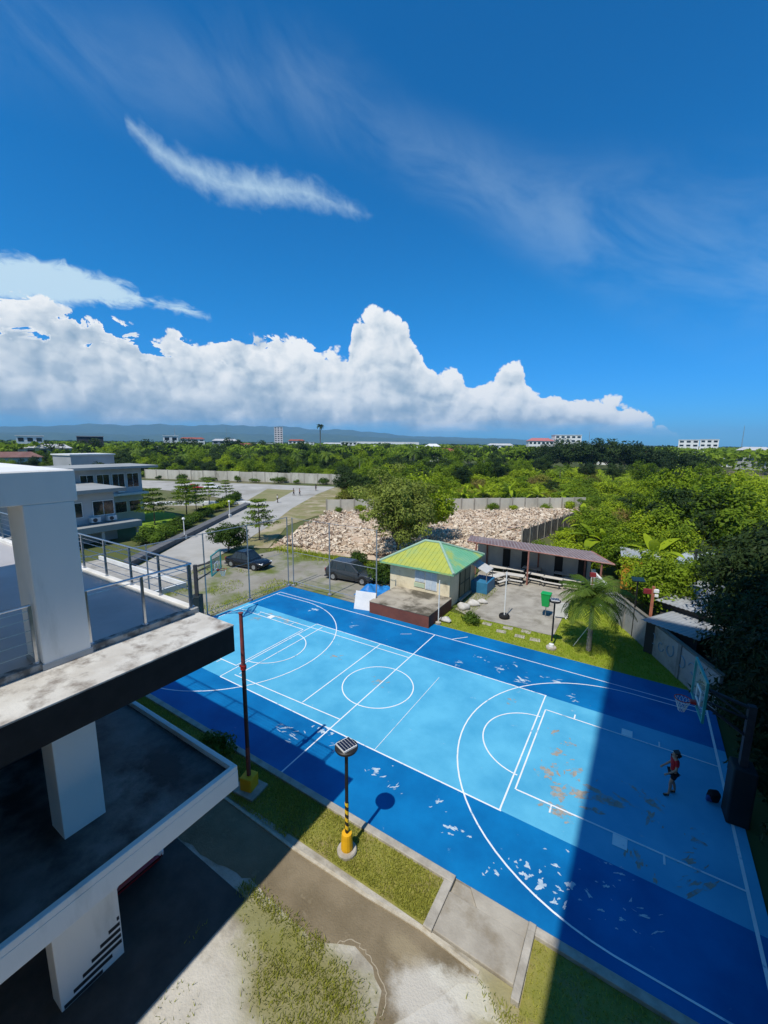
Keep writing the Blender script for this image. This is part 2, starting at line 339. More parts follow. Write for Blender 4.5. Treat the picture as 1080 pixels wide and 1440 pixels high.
def ground():
    mb = MB()
    mb.sheet([(-11900, -2900), (6900, -2900), (6900, 11900), (-11900, 11900)], -.06)
    struct(mb.build('ground', mat('earth and grass', (.055, .075, .018), (.11, .12, .035), .02, .95, .3, 2, c3=(.20, .17, .10), s3=.012, lo3=.56, hi3=.66)))
    # yard between the buildings
    mb = MB(); mb.sheet([(-20, -60), (34, -60), (34, -6.9), (9.1, -6.9), (9.1, -8.21), (6.9, -8.21), (6.9, -7.13), (7.0, -7.13), (7.0, -8.2), (-20, -8.2)], 0)
    lime = (7.35, -9.45, .85, .62, (.58, .55, .485), .75, 1.5); lime2 = (8.1, -8.85, .75, .42, (.60, .57, .48), .7, 2.4)
    struct(mb.build('concrete_yard', mat('yard concrete', (.50, .46, .385), (.335, .305, .245), 1.4, .95, .5, 16, c3=(.235, .205, .15), s3=.8, lo3=.5, hi3=.66,
        spots=[(5.1, -10.9, 2.1, 1.25, (.20, .185, .06), .85, 1.7), (3.4, -10.35, 1.6, .45, (.19, .185, .05), .75, 1.6), (8.9, -8.7, .9, .75, (.30, .26, .11), .8, 1.4), (3.2, -12.2, 1.2, 1.0, (.56, .53, .47), .6, 1.6), (6.3, -12, 1.1, .9, (.50, .48, .42), .7, 1.5), lime, lime2])))
    mb = MB(); P = [(-14, -8.42), (2.5, -8.47), (5.0, -8.38), (7.0, -8.25), (8.2, -8.36), (8.3, -8.55), (7.9, -8.8), (7.55, -9.4), (7.2, -9.9), (6.9, -10.3), (6.8, -11), (6.72, -11.6), (6.62, -10.2), (6.5, -9.85), (6.1, -9.6), (5.5, -9.5), (5.05, -9.72), (4.6, -9.95), (3.9, -9.92), (3.2, -9.88), (2.3, -9.82), (.5, -10.1), (-3, -10.2), (-14, -10.4)]
    Q = []
    for (x0, y0), (x1, y1) in zip(P, P[1:]+P[:1]):
        k = max(1, int(math.hypot(x1-x0, y1-y0)/.22)) if y1 < -8.6 else 1
        for i in range(k): Q.append((x0+(x1-x0)*i/k+(rng.normal(0, .025) if i else 0), y0+(y1-y0)*i/k+(rng.normal(0, .03) if i else 0)))
    mb.sheet(Q, .005)
    struct(mb.build('dirt_path', mat('worn dirt', (.235, .185, .115), (.155, .12, .07), 1.1, .95, .5, 22, c3=(.29, .235, .15), s3=2.2, lo3=.56, hi3=.74, spots=[lime, lime2, (6.6, -8.9, .5, .3, (.32, .26, .16), .6, 1.2)])))
    mb = MB(); pts = [(5.1, -9.68), (5.3, -9.47), (5.55, -9.42), (5.85, -9.44), (6.1, -9.53), (6.35, -9.66), (6.6, -9.82), (6.7, -10.0), (6.78, -10.3)]
    mb.strip([(a[0]+(b[0]-a[0])*k/4+rng.normal(0, .02), a[1]+(b[1]-a[1])*k/4+rng.normal(0, .02)) for a, b in zip(pts, pts[1:]) for k in range(4)], .02, .009); struct(mb.build('crack_filler', mat('dull mortar', (.36, .31, .23), (.40, .34, .24), 4, .9, .4, 30)))
    mb = MB(); mb.sheet([(-14, -40), (2.39, -40), (2.39, -10.22), (-14, -10.22)], .012)  # dark sheet: shade under the slab put into the ground colour
    struct(mb.build('painted_shade', mat('painted shade under slab', (.045, .045, .042), (.075, .072, .065), 1.5, .7, .2, 12)))
    # strip of lawn along the court
    gm = mat('lawn soil', (.20, .205, .035), (.27, .245, .06), 2.2, .95, .5, 30, c3=(.26, .21, .09), s3=1.3, lo3=.5, hi3=.68)
    gb = mat('bright lawn soil', (.19, .25, .015), (.26, .29, .03), 1.4, .95, .5, 30, c3=(.25, .23, .07), s3=.9, lo3=.56, hi3=.7)
    mb = MB(); mb.sheet([(-16, -6.9), (6.72, -6.9), (6.72, -8.2), (-16, -8.42)], .012)
    mb.sheet([(9.18, -6.98), (16, -6.98), (16, -14), (9.6, -14), (9.2, -8.4)], .012)
    struct(mb.build('lawn', gm))
    mb = MB()
    mb.sheet([(-.9, 8.2), (14.25, 8.2), (13.2, 8.9), (8.7, 17.9), (6.5, 17.9), (6.5, 10.8), (.9, 10.7), (-.8, 10.8)], -.004)
    struct(mb.build('back_lawn', gb))
    # kerbs
    mb = MB(); mb.box((-16, -6.9, -.05), (6.97, -6.66, .1)); mb.box((6.72, -8.25, -.05), (6.97, -6.9, .1))
    mb.box((9.0, -8.5, -.05), (9.18, -6.74, .16)); mb.box((9.18, -6.98, -.05), (16, -6.74, .13))
    struct(mb.build('kerb', kerbm, bevel=.02))
    mb = MB(); mb.prism([(-2.8, -8.42), (2.5, -8.47), (5.0, -8.38), (6.72, -8.25), (8.25, -8.34), (8.25, -8.42), (6.7, -8.35), (5.0, -8.47), (2.5, -8.56), (-2.8, -8.5)], -.02, .04)
    struct(mb.build('path_edge', mat('pale mortar', (.55, .49, .38), (.40, .34, .24), 4, .9, .4, 30)))
    mb = MB(); mb.box((6.98, -8.2, -.05), (8.99, -7.13, .09)); mb.box((6.98, -7.12, -.25), (7.75, -6.68, -.02)); mb.prism([(7.75, -7.12), (8.99, -7.12), (8.99, -6.68), (7.4, -6.68)], -.05, .05)
    struct(mb.build('entry_slab', mat('entry concrete', (.42, .38, .31), (.32, .285, .23), 1.5, .9, .3, 18, c3=(.24, .20, .14), s3=.9, lo3=.52, hi3=.7), bevel=.02))
ground()

def court():
    def paint(name, c1, c2, fl, thr):
        return mat(name, c1, c2, .45, .6, .06, 30, c3=fl, s3=1.9, lo3=thr, hi3=thr+.10, spec=.15, detail=10)
    db = paint('dark blue court paint', (.001, .112, .31), (.003, .175, .43), (.20, .36, .52), .665)
    lb = paint('light blue court paint', (.065, .34, .54), (.115, .45, .645), (.34, .50, .58), .66)
    mb = MB(); mb.box((-14.35, -6.66, -.3), (14.25, 8.2, -.001)); struct(mb.build('court_slab', conc))
    mb = MB(); mb.sheet([(-14.35, -6.66), (14.25, -6.66), (14.25, -3.8), (-14.35, -3.8)], .004)
    mb.sheet([(-14.35, 3.8), (14.25, 3.8), (14.25, 8.2), (-14.35, 8.2)], .004); struct(mb.build('court_dark_paint', db))
    mb = MB(); mb.sheet([(-14.35, -3.8), (14.25, -3.8), (14.25, 3.8), (-14.35, 3.8)], .004); struct(mb.build('court_light_paint', lb))
    wl = mat('court line paint', (.80, .82, .83), (.72, .74, .75), 1.5, .6, c3=(.30, .46, .58), s3=1.7, lo3=.60, hi3=.66)
    W = .055; zc = [.008]; mb = MB()
    def ln(a, b, wd=W): mb.strip([a, b], wd, zc[0]); zc[0] += .00035
    def arc(cx, cy, r, a0, a1, n=40, pre=(), post=()):
        P = list(pre) + [(cx+r*math.cos(R(a0+(a1-a0)*i/n)), cy+r*math.sin(R(a0+(a1-a0)*i/n))) for i in range(n+1)] + list(post)
        mb.strip(P, W, zc[0]); zc[0] += .00035
    for y in (-3.8, 3.8): ln((-7.41, y), (7.41, y), .06)
    ln((0, -6.6), (0, 6.75)); ln((-13.93, 6.75), (13.93, 6.75)); ln((13.93, -6.6), (13.93, 6.75), .09); ln((-13.93, -6.6), (-13.93, 6.75))
    mb.strip([(1.8*math.cos(t), 1.8*math.sin(t)) for t in np.linspace(0, 2*math.pi, 73)[:-1]], W, zc[0], True); zc[0] += .00035
    ln((7.36, -3.77), (7.36, 3.77)); ln((-7.41, -3.77), (-7.41, 3.77))
    ln((-2.26, -3.08), (-2.26, 3.77)); ln((2.3, -3.77), (2.3, 2.4), .022)
    ln((-6.75, -3.1), (-6.75, 3.6)); ln((-12.2, 3.1), (-.03, 3.3)); ln((-6.9, -3.28), (-.03, -3.08))
    arc(11.1, 0, 6.3, 92, 268, pre=[(13.9, 6.3)], post=[(13.9, -6.3)])
    arc(-10.8, 0, 6.35, 88, -88, pre=[(-13.9, 6.3)], post=[(-13.9, -6.3)])
    for s in (1, -1):
        ln((s*7.58, -2.65), (s*7.58, 2.65))
        for y in (-2.65, 2.65): ln((s*7.6, y), (s*13.9, y), .06)
        arc(s*7.58, 0, 1.98, 93 if s > 0 else 87, 267 if s > 0 else -87, 30)
        for y in (-1, 1):
            for x in (8.8, 12.0): ln((s*x, y*2.68), (s*x, y*3.0))
            zc[0] += .00035; xs = s*10.85; mb.sheet([(xs-.2, y*2.69), (xs+.2, y*2.69), (xs+.2, y*3.12), (xs-.2, y*3.12)], zc[0])
    ln((1.2, 6.78), (1.9, 7.6)); ln((-1.3, 6.0), (-1.9, 5.6), .03)
    struct(mb.build('court_markings', wl))
    # bare patches where the paint has come off
    bare = mat('bare worn concrete', (.37, .335, .28), (.25, .235, .205), 4, .9, .2, 20, c3=(.10, .38, .56), s3=3.2, lo3=.47, hi3=.56)
    pale = mat('pale flaked paint', (.52, .60, .65), (.30, .42, .52), 5, .8)
    def blob(m, x, y, rx, ry, rot, z, jag=.35, n=22):
        ph = [rng.uniform(0, 6.3) for _ in range(4)]
        P = []
        for i in range(n):
            t = 2*math.pi*i/n; k = 1 + jag*(.6*math.sin(2*t+ph[0])+.5*math.sin(3*t+ph[1])+.4*math.sin(5*t+ph[2])+.3*math.sin(9*t+ph[3]))
            k = max(.18, k); a, b = rx*k*math.cos(t), ry*k*math.sin(t)
            P.append((x+a*math.cos(rot)-b*math.sin(rot), y+a*math.sin(rot)+b*math.cos(rot)))
        m.sheet(P, z)
    mb = MB(); mb2 = MB(); z = .0062
    for (x, y, a, b, r) in [(9.75, -1.55, .95, .26, .3), (9.0, -1.9, .5, .35, 1.2), (10.3, -1.25, .6, .22, -.3), (9.3, -.6, .35, .18, 1.0), (8.55, .05, .35, .16, .4), (8.9, .9, .22, .12, 0), (8.2, 1.3, .2, .12, 1),
                            (11.7, -.65, .42, .17, -.5), (11.65, -1.35, .3, .12, 1.3), (11.2, -.3, .25, .08, -.5), (12.9, -1.55, .2, .14, .4), (11.35, -3.25, .34, .13, 1.6), (12.9, -3.2, .6, .10, .9), (12.6, -2.5, .4, .07, .8), (8.6, -.9, .3, .12, 2),
                            (-10.6, 3.1, .8, .16, .1), (-9.4, 3.0, .5, .2, -.3), (-11.6, 2.2, .4, .12, .4), (9.1, -2.8, .5, .18, .1), (8.4, -1.2, .22, .3, .3), (6.1, 2.5, .2, .1, 0), (-3.7, 1.1, .3, .12, .4), (-.2, .35, .35, .14, .9)]:
        for k in range(6):
            f = .8 if k == 0 else rng.uniform(.12, .4)
            blob(mb, x+rng.normal(0, a*.8)*(k > 0), y+rng.normal(0, .2)*(k > 0), a*f, b*f, r+rng.normal(0, .3)*(k > 0), z, .55, 30); z += .000008
    for (x, y, a, b, r) in [(9.05, -5.55, .28, .22, .3), (9.75, -5.1, .25, .16, 0), (8.6, -5.2, .12, .2, 1), (9.3, -4.75, .2, .08, 0), (9.7, -5.75, .2, .07, .8), (7.9, -5.9, .15, .1, .4), (10.6, -4.6, .16, .07, 0), (11.5, -4.9, .3, .06, .7), (11.0, -5.3, .12, .08, .2),
                            (10.9, -4.0, .22, .07, .3), (6.2, -5.3, .3, .13, .2), (5.5, -4.6, .2, .1, .9), (-1.6, -4.75, .5, .09, .2), (-.2, -4.1, .3, .22, 1), (-1.0, -5.0, .4, .07, -.3), (.8, -4.4, .3, .06, .4), (2.9, -4.6, .35, .14, .2), (3.9, -4.9, .25, .06, 1),
                            (4.8, 5.0, .4, .12, .2), (6.0, 4.6, .6, .14, .1), (7.6, 5.4, .5, .1, .1), (2.6, 4.4, .3, .1, .2), (-9.2, 5.6, .5, .2, .3), (-5.2, 4.9, .5, .06, .2), (8.4, 4.4, .3, .08, .4), (3.4, 5.6, .25, .08, 0), (5.4, 5.8, .3, .08, 0)]:
        for k in range(7):
            f = .5 if k == 0 else rng.uniform(.08, .3)
            blob(mb2, x+rng.normal(0, .3)*(k > 0), y+rng.normal(0, .22)*(k > 0), a*f, b*f, r+rng.normal(0, .4), z, .6, 26); z += .000004
    struct(mb.build('bare_court_patches', bare)); struct(mb2.build('flaked_paint', pale))
court()

def yards():
    # patio behind the court, drive, road, car park, demolition ground
    mb = MB(); mb.sheet([(.9, 10.72), (6.48, 10.82), (6.48, 17.9), (7.5, 21.5), (-2.5, 22.5), (-.6, 15), (-.55, 11.4)], .002)
    struct(mb.build('patio', mat('patio concrete', (.40, .37, .31), (.29, .265, .22), .9, .9, .3, 14, c3=(.20, .18, .14), s3=.5, lo3=.5, hi3=.66)))
    dm = mat('gravel drive', (.30, .28, .235), (.23, .21, .165), .5, .95, .4, 14, c3=(.12, .145, .03), s3=.22, lo3=.48, hi3=.62)
    mb = MB(); mb.sheet([(-14.4, -20), (-14.4, 8.25), (-2, 8.25), (-6.8, 12), (-9.5, 18.5), (-16, 16.6), (-24, 16), (-26, 9), (-25, 2), (-23, -20)], -.004)
    struct(mb.build('gravel_drive', dm))
    rm = mat('road concrete', (.42, .40, .36), (.34, .325, .29), .25, .9, .2, 6, c3=(.27, .25, .21), s3=.12, lo3=.5, hi3=.66)
    mb = MB(); mb.sheet([(-24, -30), (-25.2, 6), (-29, 14), (-36, 26), (-44.5, 39), (-55, 58), (-62, 74), (-128, 51), (-135, 40), (-82, 42), (-62, 40), (-52, 34), (-37, 13), (-31, 4.5), (-33, -30)], .0)
    struct(mb.build('road', rm))
    mb = MB(); mb.sheet([(-59, 40.5), (-54, 43.5), (-65, 61), (-73, 59)], .006)
    struct(mb.build('road_verge', mat('dry verge', (.19, .19, .07), (.25, .22, .11), .3, .95, .3, 6)))
    mb = MB(); mb.sheet([(-66, 8), (-52, 13), (-47, 15), (-42.5, 13.3), (-43.5, 18), (-57, 23.6), (-64, 22), (-72, 14)], .006)
    struct(mb.build('garden_lawn', mat('garden grass', (.14, .25, .012), (.19, .29, .02), .6, .95, .3, 10)))
    mb = MB(); mb.sheet([(-25.7, 16.2), (-29, 14.2), (-36, 26), (-44.5, 39), (-55, 58), (-61.8, 73.8), (-58, 77), (-36.5, 41), (-33.5, 27)], .0)
    struct(mb.build('bare_verge', mat('tan verge', (.27, .22, .12), (.17, .175, .05), .35, .95, .3, 6, c3=(.40, .33, .23), s3=.25, lo3=.5, hi3=.64)))
    # dark low wall with an asphalt top along the road
    mb = MB(); mb.prism([(-30.9, 3.5), (-32.4, 3.6), (-38.8, 13.4), (-54.5, 36.5), (-53.0, 36.6), (-37.2, 12.9)], -.05, .55)
    struct(mb.build('road_bank', mat('dark asphalt bank', (.10, .105, .11), (.14, .14, .14), 1.2, .9, .3, 8), bevel=.03))
    # dirt lot
    n = 60; V = []; Fc = []
    P = [(-25.7, 16.3), (-36.2, 40), (1.3, 70.4), (-10.6, 19.2)]   # left near, left far, right far, right near
    for j in range(n+1):
        for i in range(n+1):
            a, b = i/n, j/n
            x = (P[0][0]*(1-a)+P[3][0]*a)*(1-b)+(P[1][0]*(1-a)+P[2][0]*a)*b; y = (P[0][1]*(1-a)+P[3][1]*a)*(1-b)+(P[1][1]*(1-a)+P[2][1]*a)*b
            ed = min(1, 5*min(a, 1-a, b, 1-b)+.0)
            h = ed*(.15+.35*max(0, math.sin(x*.5+1)*math.sin(y*.37+.6))+.15*math.sin(x*1.1)*math.sin(y*.9+2)+rng.uniform(-.07, .07))
            V.append((x, y, max(-.04, .02+h)))
    for j in range(n):
        for i in range(n): k = j*(n+1)+i; Fc.append((k, k+1, k+n+2, k+n+1))
    mb = MB(); mb.add(V, Fc)
    mb.sheet([(-10.7, 19.1), (-6, 20.5), (-4, 24.4), (2, 26), (-1, 34), (3, 56), (2.0, 70)], .0)
    struct(mb.build('dirt_lot', mat('rubble earth', (.58, .46, .34), (.45, .345, .25), .5, .95, .6, 6, c3=(.36, .22, .13), s3=.16, lo3=.5, hi3=.62)))
    # rubble: broken pieces nobody could count
    A = np.array(P); m_ = 17000; a = rng.uniform(0, 1, m_)**.8; b = rng.uniform(.03, .97, m_)
    x = (P[0][0]*(1-a)+P[3][0]*a)*(1-b)+(P[1][0]*(1-a)+P[2][0]*a)*b; y = (P[0][1]*(1-a)+P[3][1]*a)*(1-b)+(P[1][1]*(1-a)+P[2][1]*a)*b
    e_ = 2200; u_, v_ = rng.uniform(0, 1, e_), rng.uniform(0, 1, e_); Lx, Ly = -10+11.5*v_, 20.5+47*v_; Rx, Ry = -3.5+5.9*v_, 25+38*v_
    x = np.concatenate([x, Lx+(Rx-Lx)*u_]); y = np.concatenate([y, Ly+(Ry-Ly)*u_]); m_ += e_
    dens = np.sin(x*.45+1)*np.sin(y*.31)+rng.normal(0, .5, m_)
    keep = dens > -.55; x, y = x[keep], y[keep]
    V = []; Fc = []; mi = []
    for i in range(len(x)):
        s = min(.62, rng.gamma(1.3, .075)+.06); q = Matrix.Rotation(rng.uniform(0, 6.3), 3, Vector(rng.normal(size=3)).normalized())
        k = len(V); z0 = .12+rng.uniform(0, .2)+.35*max(0, math.sin(x[i]*.5+1)*math.sin(y[i]*.37+.6))
        for zz in (-.5, .5):
            for xx, yy in ((-.5, -.5), (.5, -.5), (.5, .5), (-.5, .5)):
                V.append(tuple(Vector((x[i], y[i], z0)) + q @ Vector((xx*s*1.5*rng.uniform(.6, 1.2), yy*s*rng.uniform(.6, 1.2), zz*s*.55))))
        Fc += [(k, k+3, k+2, k+1), (k+4, k+5, k+6, k+7), (k, k+1, k+5, k+4), (k+1, k+2, k+6, k+5), (k+2, k+3, k+7, k+6), (k+3, k, k+4, k+7)]
        mi += [int(rng.choice(3, p=[.5, .35, .15]))]*6
    mb = MB(); mb.v = V; mb.f = Fc; mb.mi = mi
    o = mb.build('rubble', [mat('pale rubble', (.70, .60, .47), (.58, .485, .37), 1, .95), mat('tan rubble', (.54, .42, .30), (.44, .33, .235), 1, .95), mat('dark rubble', (.17, .12, .085), (.22, .16, .12), 1, .95)])
    stuff(o, 'heaps of broken pale rubble over the cleared dirt lot', 'rubble')
yards()

def hills():
    mb = MB()
    for (dist, pts, nm) in [(9000, [(-100, 1.2), (-84, 1.1), (-75, 1.25), (-71, 1.55), (-66, 1.85), (-58, 2.0), (-52, 2.12), (-46, 2.1), (-41, 1.8), (-37, 1.75), (-34, 1.6), (-30, 1.1), (-24, .95), (-17, .8), (-10, .55), (-4, .3), (2, .03)], 'a'),
                            (6500, [(-100, .8), (-80, .6), (-70, .9), (-62, .75), (-54, 1.25), (-47, 1.0), (-40, 1.3), (-35, .9), (-28, .7), (-20, .35), (-14, .05)], 'b')]:
        az = np.linspace(pts[0][0], pts[-1][0], 160); e = np.interp(az, [p[0] for p in pts], [p[1] for p in pts])
        V = []
        for k, (f, hh) in enumerate([(.86, 0), (.9, .35), (.95, .75), (1.0, 1.0), (1.08, .55), (1.15, 0)]):
            for i in range(160):
                h = dist*math.tan(R(e[i]))*hh*(1+.035*math.sin(i*.55+k*1.7)+.03*math.sin(i*1.7+k))+ (5 if hh else -20)
                d = dist*f*(1+.015*math.sin(i*.7+k*2)); V.append((CAM.x+d*math.sin(R(az[i])), CAM.y+d*math.cos(R(az[i])), h))
        mb.add(V, [(k*160+i, (k+1)*160+i, (k+1)*160+i+1, k*160+i+1)[::-1] for k in range(5) for i in range(159)])
    o = mb.build('hills', mat('forested hills', (.03, .055, .02), (.05, .08, .03), .004, .95)); struct(o)
    auto_smooth(o, 60)
hills()

# ------------------------------------------------------------------ white building at the left
def white_building():
    b = thing('white_building', 'white flat-roofed building with roof terrace, dark ledge and empty slab storey, nearest at the left', 'building', (0, -20, 0))
    wcol = mat('grey white render', (.88, .85, .79), (.82, .80, .75), .7, .7, .05, 25, c3=(.56, .55, .50), s3=1.0, lo3=.56, hi3=.80, stretch=(1, 1, .22))
    dark = mat('dark fascia', (.012, .012, .013), (.02, .02, .02), 3, .7)
    ledge = mat('weathered ledge', (.60, .58, .53), (.46, .43, .38), 1.3, .85, .2, 14, c3=(.16, .13, .105), s3=1.9, lo3=.50, hi3=.70)
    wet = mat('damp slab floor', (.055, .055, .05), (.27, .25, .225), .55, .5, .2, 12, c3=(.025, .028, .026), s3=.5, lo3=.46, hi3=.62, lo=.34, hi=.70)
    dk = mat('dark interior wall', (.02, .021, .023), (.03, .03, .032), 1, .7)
    mould = mat('mouldy curb', (.40, .39, .36), (.13, .125, .115), 3.5, .9, .3, 20, lo=.42, hi=.58)
    # ground floor and core
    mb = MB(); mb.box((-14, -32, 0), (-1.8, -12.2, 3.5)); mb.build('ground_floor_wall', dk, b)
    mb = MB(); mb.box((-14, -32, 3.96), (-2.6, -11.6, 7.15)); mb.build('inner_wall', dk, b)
    # lower slab
    mb = MB(); mb.box((-14, -32, 3.5), (2.4, -10.25, 3.95)); ls = mb.build('lower_slab', white if 0 else wcol, b, bevel=.012)
    mb = MB(); mb.box((2.27, -32, 3.951), (2.398, -10.255, 4.1)); mb.box((-14, -10.38, 3.951), (2.27, -10.252, 4.1)); mb.build('upstand', wcol, ls, bevel=.015)
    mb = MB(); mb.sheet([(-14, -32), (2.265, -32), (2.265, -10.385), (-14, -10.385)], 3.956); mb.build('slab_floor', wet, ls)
    # upper slab and terrace
    mb = MB(); mb.box((-14, -32, 7.15), (2.4, -10.15, 7.79)); us = mb.build('upper_slab', dark, b)
    mb = MB(); mb.box((1.05, -32, 7.791), (2.41, -10.14, 7.83)); mb.build('ledge_top', ledge, us, bevel=.01)
    mb = MB(); mb.sheet([(-14, -32), (.86, -32), (.86, -10.32), (-14, -10.32)], 7.85)
    mb.build('terrace_floor', mat('grey terrace tiles', (.46, .44, .43), (.38, .365, .36), .4, .5, .05, 8, c3=(.30, .29, .29), s3=.25, lo3=.5, hi3=.7), us)
    mb = MB(); mb.box((.86, -32, 7.791), (1.048, -10.14, 7.97)); mb.build('front_curb', mould, us, bevel=.02)
    mb = MB(); mb.box((-14, -10.32, 7.791), (.86, -10.14, 7.98)); mb.build('end_curb', mat('white curb', (.72, .70, .66), (.60, .58, .53), 2, .8), us, bevel=.02)
    # columns
    mb = MB(); mb.box((.3, -13.41, 7.79), (1.09, -12.61, 11.0)); mb.build('column', wcol, b, bevel=.02)
    mb = MB(); mb.box((.28, -13.43, 7.84), (1.11, -12.59, 7.95)); mb.build('column_skirting', mat('grey skirting', (.42, .43, .43), (.36, .37, .37), 3, .8), b)
    mb = MB(); mb.box((.3, -13.41, 3.95), (.92, -12.63, 7.15)); mb.build('column', wcol, b, bevel=.015)
    # ground column with thin dark bars laid on its face
    mb = MB(); mb.box((.45, -13.85, 0), (.9, -12.58, 3.5)); lc = mb.build('column', wcol, b, bevel=.015)
    mb = MB()
    for i in range(7):
        z = 1.02-i*.165; y0 = -12.66-.19*i; mb = MB()
        mb.box((.885, max(y0, -13.82), z), (.906, -12.61-max(0, i-4)*.22, z+.095)); mb.build('dark_bar', dk, lc)
    # roof slab and beam
    mb = MB(); mb.box((-8, -32, 11.0), (1.09, -12.55, 11.6)); mb.box((-8, -32, 10.95), (.25, -12.75, 11.0))
    mb.build('roof', [wcol], b, bevel=.02)
    mb = MB(); mb.sheet([(-7.9, -31.9), (1.06, -31.9), (1.06, -12.6), (-7.9, -12.6)], 11.604); mb.build('roof_coating', white, b)
    # railings
    rail = MB(); tr = .026
    def run(a, c, zt, cables, posts):
        rail.cyl((*a, zt), (*c, zt), tr, n=8)
        for z in cables: rail.cyl((*a, z), (*c, z), .009, n=5)
    cab = [8.2, 8.42, 8.64, 8.86]
    run((.95, -12.58), (.95, -10.22), 9.12, [9.02], 0); run((.95, -31), (.95, -13.46), 9.12, cab+[9.02], 0); run((.95, -10.22), (-13.5, -10.22), 9.12, cab+[9.0], 0)
    rl = rail.build('railing', steel, b)
    for (x, y) in [(.95, -12.56), (.95, -11.44), (.95, -10.30), (.87, -10.22), (.95, -13.47), (.95, -14.9), (.95, -16.3)] + [(-.55-1.5*i, -10.22) for i in range(9)]:
        p = MB(); p.box((x-.025, y-.025, 7.95), (x+.025, y+.025, 9.12)); p.cyl((x, y, 7.95), (x, y, 7.985), .06, n=10); p.build('post', steel, rl)
white_building()

def tower():
    t = thing('apartment_tower', 'tall grey apartment block throwing the broad shadow over the right end of the court', 'building', (20, -28, 0))
    x0, y0, H = 9.55, -18.2, 52.2
    wc = mat('tower render', (.33, .32, .30), (.28, .27, .26), .4, .8)
    mb = MB(); mb.box((x0, -40, 0), (34, y0, H)); mb.build('wall', wc, t)
    for fl in range(17):
        for k in range(6 if fl < 16 else 4): m = MB(); m.box((x0+1.4+k*3.9, y0-.02, fl*3.05+1.0), (x0+3.4+k*3.9, y0+.02, fl*3.05+2.5)); m.build('window', glass, t)
    mb = MB(); mb.box((16.3, -40, H), (34, -18.6, H+15)); mb.build('added_shade_block', wc, t)  # unseen taller block, added to shade the trees at the right edge
    mb = MB(); mb.box((x0-.002+.05, -39.9, H), (16.29, y0-.05, H+.02)); mb.build('roof', conc, t)
tower()

# ------------------------------------------------------------------ things round the court
teal = mat('teal enamel', (.02, .22, .21), (.03, .28, .26), 3, .45)
redp = mat('red paint', (.40, .02, .015), (.30, .02, .015), 4, .45)
yellow = mat('yellow paint', (.78, .42, .01), (.66, .34, .01), 3, .6, .1, 20)
greenp = mat('green plastic', (.01, .36, .08), (.012, .30, .07), 2, .45)
clear = None
def glass_board():
    m = bpy.data.materials.new('clear board'); m.use_nodes = True; nt = m.node_tree; b = nt.nodes['Principled BSDF']
    t = nt.nodes.new('ShaderNodeBsdfTransparent'); x = nt.nodes.new('ShaderNodeMixShader'); x.inputs[0].default_value = .25
    b.inputs['Base Color'].default_value = (.25, .40, .42, 1); b.inputs['Roughness'].default_value = .1
    nt.links.new(t.outputs[0], x.inputs[1]); nt.links.new(b.outputs[0], x.inputs[2]); nt.links.new(x.outputs[0], nt.nodes['Material Output'].inputs[0]); return m
clear = glass_board()
def spiral(name='hazard stripes'):
    m = bpy.data.materials.new(name); m.use_nodes = True; nt = m.node_tree; N = nt.nodes; L = nt.links; b = N['Principled BSDF']; b.inputs['Roughness'].default_value = .5
    tc = N.new('ShaderNodeTexCoord'); s = N.new('ShaderNodeSeparateXYZ'); L.new(tc.outputs['Object'], s.inputs[0])
    def mm(op, a, bb=None):
        o = N.new('ShaderNodeMath'); o.operation = op
        for i, v in enumerate((a, bb)):
            if v is None: continue
            if isinstance(v, (int, float)): o.inputs[i].default_value = v
            else: L.new(v, o.inputs[i])
        return o.outputs[0]
    a = mm('ARCTAN2', s.outputs[1], s.outputs[0]); v = mm('ADD', mm('MULTIPLY', s.outputs[2], 24.0), a); g = mm('GREATER_THAN', mm('SINE', v), 0)
    x = N.new('ShaderNodeMix'); x.data_type = 'RGBA'; L.new(g, x.inputs[0]); x.inputs[6].default_value = (.012, .012, .012, 1); x.inputs[7].default_value = (.78, .50, .02, 1)
    L.new(x.outputs[2], b.inputs['Base Color']); return m
stripes = spiral()
pvm = mat('solar cells', (.012, .015, .03), (.02, .022, .04), 3, .15, spec=.7)

def solar_lamp(loc, label, h=3.5, yellow_base=True, rz=.6, head=.37):
    t = thing('solar_lamp', label, 'street lamp', loc, 'solar lamps round the court')
    m = MB(); m.lathe([(.30, 0), (.30, .10), (.27, .14)], 20); m.build('footing', kerbm, None).parent = t
    m = MB()
    if yellow_base: m.lathe([(.175, .13), (.185, .2), (.16, .62), (.15, .68), (.05, .70)], 14)
    else: m.lathe([(.15, .13), (.14, .3), (.06, .32)], 14)
    m.build('base', yellow if yellow_base else white).parent = t
    m = MB(); m.cyl((0, 0, .5), (0, 0, 1.72 if yellow_base else .55), .058, n=14); o = m.build('lower_pole', stripes if yellow_base else black); o.parent = t; auto_smooth(o)
    m = MB(); m.cyl((0, 0, 1.72 if yellow_base else .55), (0, 0, h), .05, n=14); o = m.build('pole', black); o.parent = t; auto_smooth(o)
    m = MB(); m.lathe([(.05, h-.12), (.12, h-.06), (head*.93, h-.02), (head, h+.02), (head, h+.06), (head*.9, h+.085)], 28); hd = m.build('lamp_head', black); hd.parent = t; auto_smooth(hd)
    s = head*.66; m = MB(); m.obox((0, 0, h+.112), (2*s, 2*s, .05), rz); p = m.build('solar_panel', steel if 0 else white); p.parent = hd
    m = MB()
    for i in range(5): 
        c, sn = math.cos(rz), math.sin(rz); u = (-.8+.4*i)*s*.98
        m.obox((u*c, u*sn, h+.139), (s*.345, s*1.80, .008), rz)
    m.build('cells', pvm).parent = p
    return t
solar_lamp((3.907, -7.718, 0), 'solar lamp with round head and yellow black striped pole on the sunlit grass strip', 3.5, rz=1.25, head=.335)
